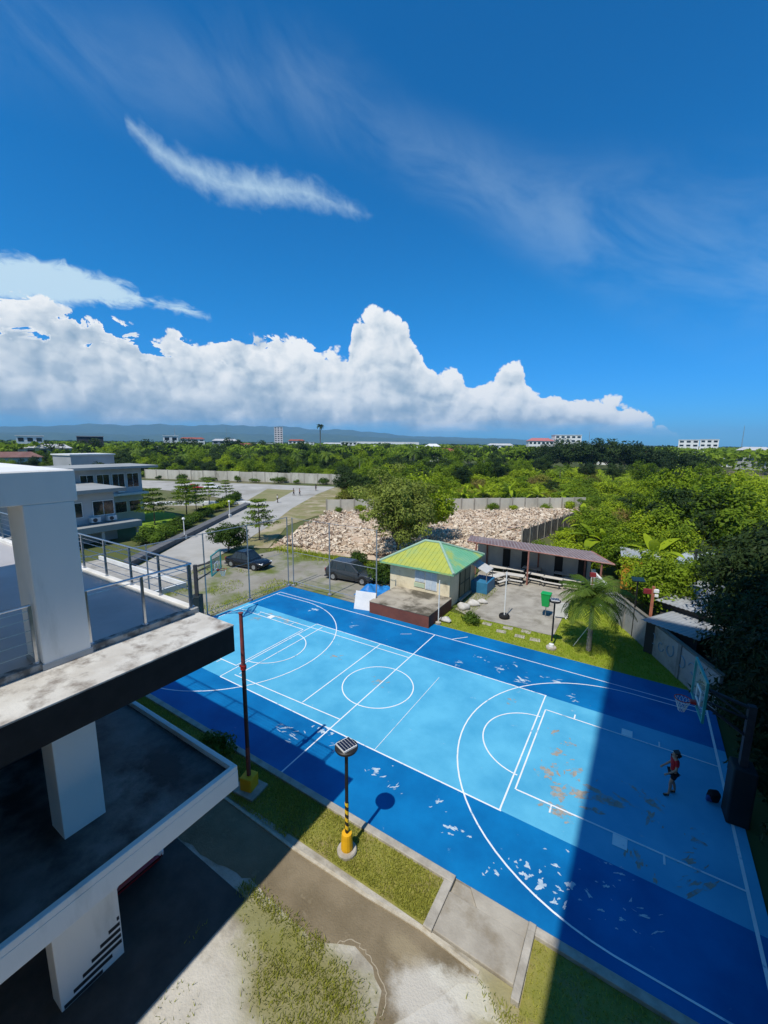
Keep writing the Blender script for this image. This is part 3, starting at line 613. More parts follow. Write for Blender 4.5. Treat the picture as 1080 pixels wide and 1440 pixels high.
solar_lamp((6.67, 8.97, 0), 'slim black solar lamp with small white foot on the lawn left of the palm', 3.0, False, .3, .34)

def tall_pole():
    t = thing('floodlight_pole', 'tall slim dark red and black pole on a yellow concrete block by the court edge', 'pole', (-.377, -7.77, 0))
    m = MB(); m.obox((-.377, -7.77, .05), (1.0, .8, .12), .1); m.build('footing', kerbm, t, .02)
    m = MB(); m.obox((-.377, -7.77, .34), (.46, .46, .5), .25); m.build('base', yellow, t, .03)
    m = MB(); m.cyl((-.377, -7.77, .55), (-.377, -7.77, 1.7), .075, n=12); o = m.build('lower_pole', mat('old red and dark paint', (.05, .03, .03), (.22, .06, .05), 3, .6), t)
    m = MB(); m.cyl((-.377, -7.77, 1.7), (-.377, -7.77, 4.7), .07, n=12); m.build('pole', mat('black red pole', (.02, .015, .016), (.05, .02, .02), 2, .5), t)
    m = MB(); m.cyl((-.377, -7.77, 4.7), (-.377, -7.77, 6.6), .07, .06, n=12); m.cyl((-.377, -7.77, 6.6), (-.377, -7.77, 6.63), .08, n=12)
    m.build('upper_pole', mat('faded red paint', (.30, .07, .06), (.16, .05, .05), 2.5, .55), t)
    m = MB(); m.cyl((-.377, -7.77, 4.62), (-.377, -7.77, 4.76), .1, n=12); m.obox((-.47, -7.77, 4.7), (.16, .06, .06)); m.build('clamp', redp, t)
tall_pole()
def hoop_proto(loc, label, rz=0):
    t = thing('basketball_hoop', label, 'basketball hoop', (0, 0, 0), 'basketball hoops at the two ends of the court')
    m = MB(); m.box((1.1, -.34, 0), (1.72, .34, 2.0)); m.build('padded_post', mat('black padding', (.012, .02, .024), (.018, .028, .03), 2, .6), t, .05)
    m = MB(); m.box((1.28, -.1, 2.0), (1.48, .1, 4.1)); m.cyl((1.38, 0, 4.0), (.06, 0, 4.35), .06, n=8); m.cyl((1.38, 0, 3.0), (.06, 0, 3.85), .05, n=8)
    for s in (-1, 1): m.cyl((1.38, 0, 3.6), (.06, s*.6, 4.2), .035, n=6)
    m.build('arm', dgrey, t)
    m = MB(); m.box((-.012, -.86, 3.64), (.012, .86, 4.9)); bd = m.build('backboard', clear, t)
    m = MB(); m.box((-.035, -.92, 3.58), (.035, .92, 3.655)); m.box((-.035, -.92, 4.885), (.035, .92, 4.96)); m.box((-.035, -.92, 3.655), (.035, -.845, 4.885)); m.box((-.035, .845, 3.655), (.035, .92, 4.885)); m.build('frame', teal, bd)
    m = MB()
    for a, b in [((-.3, 3.8), (.3, 3.85)), ((-.3, 4.25), (.3, 4.3)), ((-.3, 3.85), (-.25, 4.25)), ((.25, 3.85), (.3, 4.25))]: m.box((-.017, a[0], a[1]), (.017, b[0], b[1]))
    m.build('target_square', white, bd)
    m = MB(); n = 24
    for i in range(n):
        a, b = 2*math.pi*i/n, 2*math.pi*(i+1)/n
        m.cyl((-.40+.23*math.cos(a), .23*math.sin(a), 3.78), (-.40+.23*math.cos(b), .23*math.sin(b), 3.78), .016, n=6)
    m.box((-.19, -.09, 3.70), (-.035, .09, 3.79)); rg = m.build('ring', redp, t)
    m = MB(); k = 12; 
    for lv in range(4):
        r0, r1 = .225-.035*lv, .225-.035*(lv+1); z0, z1 = 3.77-.11*lv, 3.77-.11*(lv+1)
        for i in range(k):
            a = 2*math.pi*(i+.5*(lv % 2))/k
            for d in (-.5, .5):
                b = a+d*2*math.pi/k; m.cyl((-.40+r0*math.cos(a), r0*math.sin(a), z0), (-.40+r1*math.cos(b), r1*math.sin(b), z1), .007, n=3, caps=False)
    m.build('net', white, rg)
    t.location = loc; t.rotation_euler = (0, 0, rz); return t
h1 = hoop_proto((12.62, .0, 0), 'basketball hoop with teal framed clear board in the shaded right end of the court', .07)
dup(h1, (-13.0, .3, 0), math.pi+.62, label='basketball hoop with teal framed board at the far left end by the roof terrace railing')

def fence(name, label, P, hs, wires, extra=None):
    t = thing(name, label, 'fence', (*P[0], 0))
    for z, r in wires:
        m = MB()
        for a, b in zip(P[:-1], P[1:]): m.cyl((*a, z), (*b, z), r, n=5)
        m.build('rail', galv, t)
    for (x, y), h in zip(P, hs):
        m = MB(); m.cyl((x, y, 0), (x, y, h), .05, .045, n=8); m.lathe([(.19, 0), (.19, .12), (.06, .16)], 10, (x, y, 0)); m.build('post', galv, t)
    return t
fence('court_fence', 'tall thin grey pipe fence along the left end of the court', [(-14.6, -15.0), (-14.6, -11.1), (-14.6, -7.2), (-14.6, -3.3), (-14.6, .5), (-14.6, 4.2), (-14.5, 8.25)], [6]*7, [(5.95, .028), (3.0, .014), (.35, .016)])
fence('court_fence', 'tall pipe fence with white lower rail behind the far left corner of the court', [(-14.1, 8.45), (-10.1, 8.45), (-5.6, 8.4)], [5.95]*3, [(5.9, .016), (3.0, .02), (.42, .034)])
def white_post():
    t = thing('net_post', 'thin white post standing at the right end of the brown platform', 'post', (-.5, 8.35, 0))
    m = MB(); m.cyl((-.5, 8.35, 0), (-.5, 8.35, 3.1), .035, n=8); m.build('pole', white, t)
    m = MB(); m.lathe([(.2, 0), (.2, .14), (.05, .2)], 10, (-.5, 8.35, 0)); m.build('footing', kerbm, t)
white_post()
def tyre_post():
    t = thing('net_post', 'white pole standing in a black tyre filled with concrete on the patio', 'post', (3.0, 11.84, 0))
    m = MB(); m.lathe([(.20, .02), (.33, .0), (.37, .10), (.37, .2), (.31, .29), (.2, .28), (.18, .24)], 20, (3, 11.84, 0)); o = m.build('tyre', rubber, t); auto_smooth(o)
    m = MB(); m.cyl((3, 11.84, .2), (3, 11.84, 3.4), .04, n=8); m.build('pole', white, t)
    m = MB(); m.tube([(3.1, 11.84, .25), (3.25, 11.9, .55), (3.3, 11.95, .8)], .02); m.build('rod', galv, t)
tyre_post()
def bin_():
    t = thing('waste_bin', 'green plastic bin hung on a stand at the back of the patio', 'bin', (5.4, 13.57, 0))
    m = MB(); V = []
    for z, a, b in ((.85, .23, .2), (1.75, .32, .28)): V += [(5.4-a, 13.57-b, z), (5.4+a, 13.57-b, z), (5.4+a, 13.57+b, z), (5.4-a, 13.57+b, z)]
    m.add(V, [(0, 3, 2, 1), (4, 5, 6, 7), (0, 1, 5, 4), (1, 2, 6, 5), (2, 3, 7, 6), (3, 0, 4, 7)]); m.build('bin_body', greenp, t, .03)
    m = MB(); m.box((5.06, 13.27, 1.751), (5.74, 13.87, 1.84)); m.build('lid', greenp, t, .03)
    m = MB(); m.cyl((5.4, 13.75, 0), (5.4, 13.75, .86), .03); m.cyl((5.12, 13.75, .86), (5.68, 13.75, .86), .025); m.build('stand', galv, t)
bin_()
m = MB(); m.obox((6.35, 14.0, .62), (1.0, .06, 1.05), .25); m.obox((6.0, 13.9, .05), (.06, .4, .1), .25); m.obox((6.7, 14.1, .05), (.06, .4, .1), .25)
tag(m.build('notice_board', mat('off white board', (.66, .66, .64), None, 2, .6), bevel=.01), 'low white board standing behind the solar lamp near the palm', 'board')
# white panel leaning by the platform
m = MB(); m.obox((-6.15, 7.72, .62), (1.62, .06, 1.36), .22, Matrix.Rotation(R(-18), 3, 'X'))
tag(m.build('leaning_board', mat('stained white panel', (.74, .74, .73), (.64, .65, .66), 1.5, .7), bevel=.01), 'white panel leaning against the left end of the brown platform', 'panel')

def house():
    t = thing('small_house', 'little cream house with yellow green hipped metal roof beside the court', 'house', (-3.5, 13, 0))
    x0, x1, y0, y1, h = -6.1, -.95, 11.2, 16.6, 2.95
    cream = mat('cream wall', (.76, .67, .48), (.68, .59, .41), 1.2, .8, c3=(.46, .39, .26), s3=.8, lo3=.56, hi3=.7)
    m = MB(); m.box((x0, y0, 0), (x1, y1, h)); w_ = m.build('wall', cream, t)
    # hipped roof
    e = [(-6.75, 10.62, 2.9), (-.42, 10.62, 2.9), (-.42, 17.2, 2.9), (-6.75, 17.2, 2.9)]; a, b = (-4.3, 13.8, 4.25), (-3.0, 13.8, 4.25)
    y_ = mat('yellow green roof', (.42, .44, .075), (.34, .39, .085), 1.6, .55, .1, 6, c3=(.24, .38, .17), s3=.5, lo3=.52, hi3=.66)
    gcol = mat('pale green roof', (.15, .42, .24), (.22, .46, .27), .7, .5, c3=(.36, .46, .12), s3=.35, lo3=.5, hi3=.6)
    m = MB(); m.face(e[0], e[1], b, a); m.k = 1; m.face(e[1], e[2], b); m.face(e[2], e[3], a, b); m.face(e[3], e[0], a)
    m.k = 0
    for p, q in ((e[0], e[1]), (e[1], e[2]), (e[2], e[3]), (e[3], e[0])): m.k = 1; m.face((*p[:2], 2.76), (*q[:2], 2.76), q, p)
    m.k = 1; m.face(*[(p[0], p[1], 2.76) for p in e][::-1])
    rf = m.build('roof', [y_, gcol], t)
    m = MB()   # standing seams on the four slopes
    def seams(p, q, a, b, n):
        p, q, a, b = map(Vector, (p, q, a, b)); up = Vector((0, 0, .035)); u = (q-p)
        la = max(0, (a-p).dot(u)/u.dot(u)); lb = (b-p).dot(u)/u.dot(u)
        for i in range(1, n):
            f = i/n; s = p+u*f
            if f < la: tp = p+(a-p)*(f/la)
            elif f > lb: tp = q+(b-q)*((1-f)/(1-lb))
            else: tp = a+(b-a)*((f-la)/max(1e-6, lb-la))
            m.cyl(s+up*.4, tp+up*.4, .022, n=4)
    seams(e[0], e[1], a, b, 17); m.build('seam', y_, rf)
    m = MB(); seams(e[1], e[2], b, b, 17); seams(e[3], e[0], a, a, 17); seams(e[2], e[3], b, a, 17); m.build('seam', gcol, rf)
    m = MB()
    for p, q in ((e[0], a), (e[1], b), (e[2], b), (e[3], a), (a, b)): m.cyl(Vector(p)+Vector((0, 0, .02)), Vector(q)+Vector((0, 0, .03)), .11, n=8)
    m.build('ridge_cap', mat('grey green ridge', (.26, .42, .30), (.32, .44, .34), 2, .5), rf)
    # front window, white curtains behind panes
    pane = mat('curtained pane', (.50, .58, .66), (.40, .48, .56), 3, .15, spec=.6)
    for k, (xa, xb, za, zb) in enumerate([(-3.85, -2.98, 1.62, 2.52), (-2.95, -1.95, 1.15, 2.52)]):
        m = MB(); m.box((xa, y0-.05, za), (xb, y0-.003, zb)); f = m.build('window', white, t, .008)
        m = MB(); m.box((xa+.06, y0-.065, za+.06), ((xa+xb)/2-.02, y0-.045, zb-.06)); m.box(((xa+xb)/2+.02, y0-.065, za+.06), (xb-.06, y0-.045, zb-.06)); m.build('pane', pane, f)
    m = MB(); m.box((-3.9, y0-.05, 1.2), (-3.0, y0-.003, 1.52)); m.build('notice', mat('pale green board', (.46, .56, .40), None, 2, .7), t)
    # right side: shuttered door
    m = MB(); m.box((x1+.003, 13.1, .25), (x1+.06, 15.2, 2.45)); d = m.build('door', mat('olive shutter', (.17, .17, .11), (.13, .13, .085), 2, .7), t, .01)
    m = MB(); m.box((x1+.06, 14.1, .25), (x1+.085, 14.2, 2.45)); m.box((x1+.06, 13.1, 1.3), (x1+.085, 15.2, 1.38)); m.box((x1+.06, 13.02, .25), (x1+.09, 13.1, 2.5)); m.box((x1+.06, 15.2, .25), (x1+.09, 15.28, 2.5)); m.build('frame', mat('dark green timber', (.03, .05, .03), None, 3, .6), d)
    m = MB(); m.box((x1+.003, 12.9, .02), (x1+.25, 15.3, .2)); m.build('step', conc, t)
house()
def platform():
    t = thing('platform', 'low brown walled concrete platform in front of the little green roofed house', 'platform', (-3.1, 9, 0))
    m = MB(); m.box((-5.5, 7.35, -.02), (-.75, 11.19, .84)); m.build('body', mat('brick red wall', (.19, .065, .045), (.14, .05, .038), 1.5, .85, .15, 14), t)
    m = MB(); m.box((-5.52, 7.33, .841), (-.73, 11.19, .9)); m.build('top_slab', mat('stained slab', (.42, .37, .29), (.30, .26, .20), 1.0, .9, .2, 12, c3=(.10, .085, .06), s3=.55, lo3=.47, hi3=.6), t, .01)
platform()
def kiosk():
    t = thing('snack_stall', 'small stall with white sloped awning and blue front against the house wall', 'stall', (-.1, 16.5, 0))
    m = MB(); m.box((-.9, 15.6, 0), (.5, 17.6, .95)); m.build('counter', mat('blue panel', (.03, .16, .30), (.04, .20, .36), 2, .5), t, .02)
    m = MB(); m.add([(-.93, 15.8, 2.3), (.35, 15.8, 1.75), (.35, 17.5, 1.75), (-.93, 17.5, 2.3), (-.93, 15.8, 2.26), (.35, 15.8, 1.71), (.35, 17.5, 1.71), (-.93, 17.5, 2.26)], [(0, 1, 2, 3), (4, 7, 6, 5), (0, 4, 5, 1), (1, 5, 6, 2), (2, 6, 7, 3), (3, 7, 4, 0)]); m.build('awning', mat('dusty white cloth', (.58, .58, .56), (.48, .48, .46), 2, .8), t)
    m = MB(); m.box((-.9, 15.7, 2.4), (-.8, 17.6, 2.85)); m.build('sign', redp, t)
    m = MB(); 
    for y in (15.85, 17.45): m.cyl((.32, y, 0), (.32, y, 1.73), .03)
    m.build('prop', galv, t)
kiosk()
def shed():
    t = thing('canteen_shed', 'long open sided shed with ribbed brown metal roof behind the patio', 'shed', (3, 20, 0))
    # roof: near eave A-B, far eave C-D
    A, B, Cc, Dd = Vector((-3.2, 20.5, 2.98)), Vector((9.2, 19.5, 2.98)), Vector((7.3, 21.9, 3.24)), Vector((-3.4, 21.9, 3.24)); E1, E2 = Vector((7.3, 24.2, 2.7)), Vector((-3.4, 24.2, 2.7))
    th = Vector((0, 0, .06)); m = MB(); m.add([A, B, Cc, Dd, A+th, B+th, Cc+th, Dd+th], [(0, 3, 2, 1), (4, 5, 6, 7), (0, 1, 5, 4), (1, 2, 6, 5), (3, 0, 4, 7)])
    m.add([Dd, Cc, E1, E2, Dd+th, Cc+th, E1+th, E2+th], [(0, 3, 2, 1), (4, 5, 6, 7), (1, 2, 6, 5), (2, 3, 7, 6), (3, 0, 4, 7)])
    rc = mat('brown roof sheet', (.15, .105, .105), (.21, .155, .15), .7, .5, c3=(.28, .24, .23), s3=.4, lo3=.5, hi3=.68)
    rf = m.build('roof', rc, t)
    m = MB()
    for i in range(38):
        f = (i+.5)/38; m.cyl(A+(B-A)*f+th, Dd+(Cc-Dd)*f+th, .045, n=5)
    m.build('rib', mat('pale rib', (.33, .28, .28), (.22, .18, .18), 2, .5), rf)
    m = MB(); m.cyl(A+th, B+th, .05, n=6); m.cyl(B+th, Cc+th, .06, n=6); m.build('fascia', mat('rust red trim', (.28, .10, .075), (.36, .2, .16), 3, .6), rf)
    for x, y in ((2.65, 19.9), (-2.2, 20.3), (8.3, 19.7), (-2.2, 23.6), (2.8, 23.4), (6.8, 23.2)):
        m = MB(); m.cyl((x, y, 0), (x, y, 2.99 if y < 21 else 2.85), .075, n=8); m.build('post', mat('rust red post', (.26, .11, .085), (.32, .15, .12), 3, .6), t)
    m = MB(); m.box((-3.2, 23.7, 0), (7.2, 23.9, 2.6)); w_ = m.build('back_wall', mat('dirty white wall', (.56, .56, .54), (.46, .46, .45), .8, .8), t)
    for x in (-.6, 1.2, 4.2, 6.2):
        m = MB(); m.box((x, 23.65, .1), (x+.7, 23.698, 2.0)); m.build('doorway', mat('shadowed opening', (.03, .03, .03), None, 1, .8), w_)
shed()
def table(first=[]):
    if not first:
        t = thing('picnic_table', 'x', 'table', (0, 0, 0))
        m = MB(); m.box((-.8, -.38, .72), (.8, .38, .77)); m.build('tabletop', mat('pale plank', (.62, .60, .55), (.50, .47, .42), 2, .7, stretch=(1, 8, 1)), t, .008)
        for s in (-1, 1):
            m = MB(); m.box((-.8, s*.72-.14, .43), (.8, s*.72+.14, .47)); m.build('bench', mat('pale plank', (.6, .6, .55)), t, .008)
        for s in (-1, 1):
            m = MB(); m.box((s*.6-.04, -.7, .36), (s*.6+.04, .7, .43)); m.cyl((s*.6, -.3, .72), (s*.6, -.75, 0), .035, n=6); m.cyl((s*.6, .3, .72), (s*.6, .75, 0), .035, n=6); m.build('leg_frame', dgrey, t)
        first.append(t)
    return first[0]
for i, (x, y, rz) in enumerate([(-.4, 21.4, .1), (1.2, 21.6, 0), (3.1, 21.2, -.1), (4.6, 21.0, 0), (6.2, 21.3, .1), (.35, 18.9, 1.2), (2.4, 22.8, 0), (5.2, 22.7, 0), (1.6, 19.9, .05)]):
    t0 = table(); t_ = t0 if i == 0 else dup(t0, (x, y, 0), rz)
    t_.location = (x, y, 0); t_.rotation_euler = (0, 0, rz)
    t_['group'] = 'picnic tables under the canteen shed'; t_['label'] = 'pale topped picnic table in the shade under the brown shed roof'
    if i == 5: t_['label'] = 'picnic table standing out in the sun between house stall and patio'
for i, (x, y, s, lb) in enumerate([(-.05, 11.75, .42, 'pale boulder at the corner of the house by the grass'), (.3, 12.9, .4, 'white boulder beside the house side wall, middle one'), (.75, 13.7, .3, 'small white boulder nearest the patio edge'), (-.25, 9.0, .3, 'whitish stone at the foot of the thin white post')]):
    m = MB(); me_v = []
    n = 10; k = 6
    for j in range(k+1):
        for q in range(n):
            th_, ph = math.pi*j/k, 2*math.pi*q/n; rr = s*(1+.18*math.sin(3*ph+i)+.12*math.cos(2*th_+i))
            me_v.append((x+rr*math.sin(th_)*math.cos(ph)*1.3, y+rr*math.sin(th_)*math.sin(ph), .18*s+rr*.6*math.cos(th_)+.1))
    m.add(me_v, [(j*n+q, (j+1)*n+q, (j+1)*n+(q+1) % n, j*n+(q+1) % n) for j in range(k) for q in range(n)])
    o = m.build('boulder', mat('pale stone', (.58, .56, .52), (.42, .40, .37), 3, .9, .3, 10)); auto_smooth(o, 60); tag(o, lb, 'rock')
for i, (x, y) in enumerate([(3.68, 10.35), (4.84, 10.45), (3.45, 9.6), (4.66, 9.55), (2.3, 10.2), (5.6, 9.6)]):
    m = MB(); m.obox((x, y, .0), (.62, .42, .05), rng.uniform(-.15, .15)); tag(m.build('stepping_stone', kerbm, bevel=.015), 'flat pale stepping stone set in the lawn in front of the patio', 'stone', 'stepping stones in the lawn')
def tarp():
    n = 26; V = []
    for j in range(n):
        for i in range(n):
            a, b = i/(n-1), j/(n-1); x = -8.6+2.6*a; y = 9.6+2.9*b
            ed = max(0, math.sin(math.pi*a)*math.sin(math.pi*b))**.6
            V.append((x, y, .02+ed*(.55+.25*math.sin(5*a+3*b)+.14*math.sin(13*a-7*b)+.10*math.sin(19*b+6*a)+rng.uniform(-.04, .04))))
    m = MB(); m.add(V, [(j*n+i, j*n+i+1, (j+1)*n+i+1, (j+1)*n+i) for j in range(n-1) for i in range(n-1)])
    o = m.build('tarpaulin', mat('blue tarpaulin', (.02, .16, .46), (.03, .24, .58), 2, .4, .3, 6)); auto_smooth(o, 25); tag(o, 'crumpled blue tarpaulin covering a heap left of the house', 'tarp')
tarp()

def block_wall(name, label, P, h, m_panel, m_post, step=3.0, cat='wall', th=.16, ph=.1):
    t = thing(name, label, cat, (*P[0], 0)); 
    for a, b in zip(P[:-1], P[1:]):
        a, b = Vector(a), Vector(b); L_ = (b-a).length; k = max(1, round(L_/step)); d = (b-a)/L_; rz = math.atan2(d.y, d.x)
        for i in range(k):
            c = a+d*(L_*(i+.5)/k); hh = h*(1+rng.uniform(-.03, .03))
            m = MB(); m.obox((c.x, c.y, hh/2), (L_/k-.22, th, hh), rz); m.build('panel', m_panel, t)
            c = a+d*(L_*i/k); m = MB(); m.obox((c.x, c.y, (h+ph)/2), (.24, th+.1, h+ph), rz); m.build('post', m_post, t)
    return t
bw = mat('weathered wall', (.56, .53, .45), (.40, .375, .31), .25, .9, .2, 3, c3=(.17, .15, .11), s3=.35, lo3=.55, hi3=.75, stretch=(1, 1, .4))
bp = mat('wall post', (.36, .33, .28), (.24, .22, .18), .6, .9)
block_wall('perimeter_wall', 'long pale concrete wall beyond the road with trees behind it', [(-128, 56.8), (-59.8, 82)], 3.0, bw, bp, 4.2)
block_wall('perimeter_wall', 'pale panel wall with dark posts behind the rubble lot', [(-36.6, 39.6), (1.6, 70.8)], 2.25, bw, bp, 2.5)
def board_wall():
    t = thing('board_fence', 'dark weathered fence of boards along the right side of the rubble lot', 'fence', (-1, 34, 0))
    A, B = Vector((-1.2, 33.5)), Vector((3.0, 56)); d = (B-A)/10
    for i in range(10):
        c = A+d*(i+.5); m = MB(); rz = math.atan2(d.y, d.x)
        for k in range(12):
            p = A+d*(i+(k+.5)/12); m.obox((p.x, p.y, 1.05+rng.uniform(-.1, .1)), (d.length/12-.03, .05, 2.1+rng.uniform(-.2, .1)), rz)
        m.build('panel', mat('weathered board', (.22, .19, .16), (.12, .10, .085), 1.4, .9, c3=(.40, .36, .31), s3=.6, lo3=.56, hi3=.7), t)
        m = MB(); p = A+d*i; m.cyl((p.x, p.y, 0), (p.x, p.y, 2.4), .1, n=6); m.build('post', bp, t)
board_wall()
gw = mat('grey block wall', (.38, .37, .35), (.30, .295, .28), 1.2, .9, .3, 6, c3=(.16, .155, .15), s3=.7, lo3=.52, hi3=.7)
def side_wall():
    t = thing('block_wall', 'grey concrete block wall with posts running along the right of the court lawn', 'wall', (11, 13, 0))
    P = [Vector((8.9, 17.4)), Vector((14.35, 6.6))]
    for s, (a, b) in enumerate(zip(P[:-1], P[1:])):
        L_ = (b-a).length; k = round(L_/2.9); d = (b-a)/L_; rz = math.atan2(d.y, d.x)
        for i in range(k):
            c = a+d*(L_*(i+.5)/k); m = MB(); m.obox((c.x, c.y, .92), (L_/k-.26, .16, 1.84), rz); m.build('panel', gw, t)
            c = a+d*(L_*i/k); m = MB(); m.obox((c.x, c.y, .95), (.26, .28, 1.9), rz); m.build('post', mat('darker post', (.27, .26, .24), (.20, .19, .18), 2, .9), t)
            c = a+d*(L_*(i+.5)/k); m = MB(); m.obox((c.x, c.y, 1.93), (L_/k+.02 if 0 else L_/k-.005, .22, .06), rz); m.build('coping', mat('dark coping', (.13, .12, .10), (.19, .18, .15), 2, .9), t)
    # swirls of faded blue paint on the near face
    a, d = P[0], (P[1]-P[0]).normalized(); nn = Vector((-d.y, d.x)); nn = nn if nn.x < 0 else -nn
    m = MB()
    for k, (u, z, r) in enumerate([(6.6, 1.1, .36), (7.4, .95, .3), (8.2, 1.15, .4), (9.3, 1.0, .33), (10.2, 1.1, .36)]):
        pts = []
        for i in range(22):
            an = i/21*5.2+k; rr = r*(.45+.55*i/21); p = a+d*(u+rr*math.cos(an))+nn*.092; pts.append((p.x, p.y, z+rr*math.sin(an)*1.1))
        m.tube(pts, .035, 5)
    m.build('painted_scrawl', mat('faded blue paint', (.16, .26, .34), (.22, .32, .38), 3, .8), t)
side_wall()
block_wall('white_wall', 'short bright white wall piece behind the palm at the patio corner', [(7.7, 20.6), (8.85, 17.6)], 2.0, white, white, 3.2)
def wall_lamp():
    t = thing('pole_lamp', 'thin black pole with dark slanted solar head in front of the grey block wall', 'street lamp', (10.75, 13.6, 0))
    m = MB(); m.cyl((10.75, 13.6, 0), (10.75, 13.6, 3.75), .05, n=8); m.build('pole', black, t)
    m = MB(); m.obox((10.75, 13.6, 3.82), (.7, .45, .07), .3, Matrix.Rotation(.3, 3, 'X')); m.build('lamp_head', mat('blue black cells', (.015, .04, .05), None, 2, .2), t)
wall_lamp()
def rusty_post():
    t = thing('sign_post', 'rusty orange post with red and white boxes standing on the grey block wall', 'post', (11.55, 12.5, 0))
    m = MB(); m.box((11.5, 12.75, 0), (11.66, 12.91, 3.75)); m.build('pole', mat('rusty orange', (.42, .15, .08), (.30, .11, .07), 3, .7), t)
    m = MB(); m.obox((11.28, 12.8, 3.4), (.42, .2, .3), .2); m.build('red_box', mat('dull red', (.24, .025, .03), (.17, .02, .025), 4, .6), t, .02)
    m = MB(); m.obox((11.72, 12.8, 3.5), (.28, .2, .2), .2); m.obox((11.75, 12.8, 3.22), (.2, .2, .16), .2); m.build('white_box', white, t, .02)
rusty_post()
def tin_roof(name, label, c, sx, sy, rz, z0, z1, m_roof, wall=None):
    t = thing(name, label, 'shack', (c[0], c[1], 0)); Rm = Matrix.Rotation(rz, 3, 'Z')
    def P(x, y, z): v = Rm @ Vector((x*sx/2, y*sy/2, 0)); return (c[0]+v.x, c[1]+v.y, z)
    m = MB(); k = 26
    V = []
    for i in range(k+1):
        u = -1+2*i/k; o_ = .03 if i % 2 else 0; V += [P(u, -1, z0+o_), P(u, 1, z1+o_)]
    m.add(V, [(2*i, 2*i+2, 2*i+3, 2*i+1) for i in range(k)])
    o = m.build('roof', m_roof, t); s = o.modifiers.new('solid', 'SOLIDIFY'); s.thickness = .02; s.offset = 0
    m = MB(); v = [P(-.88, -.85, 0), P(.88, -.85, 0), P(.88, .85, 0), P(-.88, .85, 0)]; u = [P(-.88, -.85, z0-.03), P(.88, -.85, z0-.03), P(.88, .85, z1-.08), P(-.88, .85, z1-.08)]
    m.add(v+u, [(0, 3, 2, 1), (4, 5, 6, 7), (0, 1, 5, 4), (1, 2, 6, 5), (2, 3, 7, 6), (3, 0, 4, 7)]); w_ = m.build('wall', wall or gw, t)
    return t
tin = mat('galvanised sheet', (.44, .46, .48), (.34, .36, .375), .8, .45, c3=(.25, .19, .14), s3=.7, lo3=.56, hi3=.72, metal=.2)
tin_roof('tin_shack', 'shack with broad pale metal roof under the dark trees beyond the wall', (14.6, 16.4), 3.3, 5.6, -.5, 2.3, 2.75, tin, mat('dark shack wall', (.06, .055, .05), None, 1, .9))
tin_roof('tin_shack', 'low metal roofed lean-to directly behind the grey block wall', (13.4, 12.6), 3.0, 4.2, -.5, 2.0, 1.8, tin, mat('dark shack wall', (.06, .055, .05)))
tin_roof('tin_shack', 'small orange walled shack with rusty grey roof among the trees', (10.8, 24.6), 2.9, 2.6, .1, 2.9, 3.15, tin, mat('orange wall', (.55, .26, .03), (.45, .22, .03), 1.5, .8))
tin_roof('tin_shack', 'shack with bluish metal roof half hidden by trees', (15.2, 25.5), 3.4, 5.5, -.3, 2.5, 3.1, mat('bluish sheet', (.30, .36, .42), (.40, .44, .47), .7, .5), gw)
m = MB(); m.cyl((14.4, 22.5, 0), (14.4, 22.5, 4.4), .09, n=8); m.obox((14.4, 22.5, 4.2), (.9, .08, .08)); tag(m.build('utility_pole', dgrey), 'dark utility pole beside the bluish roofed shack', 'pole')
m = MB(); m.obox((7.8, 19.0, 2.12), (.42, .3, .3), .3); m.obox((7.8, 19.0, 1.0), (.08, .08, 2.0)); tag(m.build('red_box', mat('dull red', (.24, .025, .03))), 'red box on a short post at the end of the white wall', 'box')

# ------------------------------------------------------------------ vegetation
bark = mat('bark', (.16, .125, .09), (.09, .07, .05), 4, .95, .4, 20)
greyb = mat('grey palm bark', (.34, .30, .25), (.22, .19, .155), 5, .9, .3, 16)
LM = {
 'mid':    leafmat('leaf mid green', (.045, .095, .008), (.20, .29, .018)),
 'bright': leafmat('leaf bright green', (.105, .185, .008), (.33, .42, .018)),
 'dark':   leafmat('leaf dark green', (.016, .034, .010), (.050, .085, .018), trans=.2),
 'olive':  leafmat('leaf olive', (.11, .12, .016), (.34, .33, .05)),
 'mango':  leafmat('leaf dull olive', (.060, .095, .014), (.27, .32, .06), trans=.35),
 'palm':   leafmat('palm leaf', (.05, .10, .012), (.22, .31, .05)),
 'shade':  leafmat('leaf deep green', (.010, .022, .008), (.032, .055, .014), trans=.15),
 'hedge':  leafmat('leaf hedge', (.030, .065, .010), (.13, .21, .02)),
}
def leaf_quads(C, Nn, size, asp=.55, jit=1.0, droop=0.0):
    n = len(C); nr = Nn + rng.normal(0, .55*jit, (n, 3)); nr /= np.linalg.norm(nr, axis=1, keepdims=True)
    t = rng.normal(size=(n, 3)); t[:, 2] -= droop; t -= (t*nr).sum(1, keepdims=True)*nr; t /= np.linalg.norm(t, axis=1, keepdims=True)
    b = np.cross(nr, t); s = (np.asarray(size)*rng.uniform(.6, 1.3, n))[:, None]
    V = np.empty((n, 4, 3)); V[:, 0] = C-t*s*.5; V[:, 1] = C+b*s*.5*asp - nr*s*.08; V[:, 2] = C+t*s*.5; V[:, 3] = C-b*s*.5*asp - nr*s*.08
    return V.reshape(-1, 3)
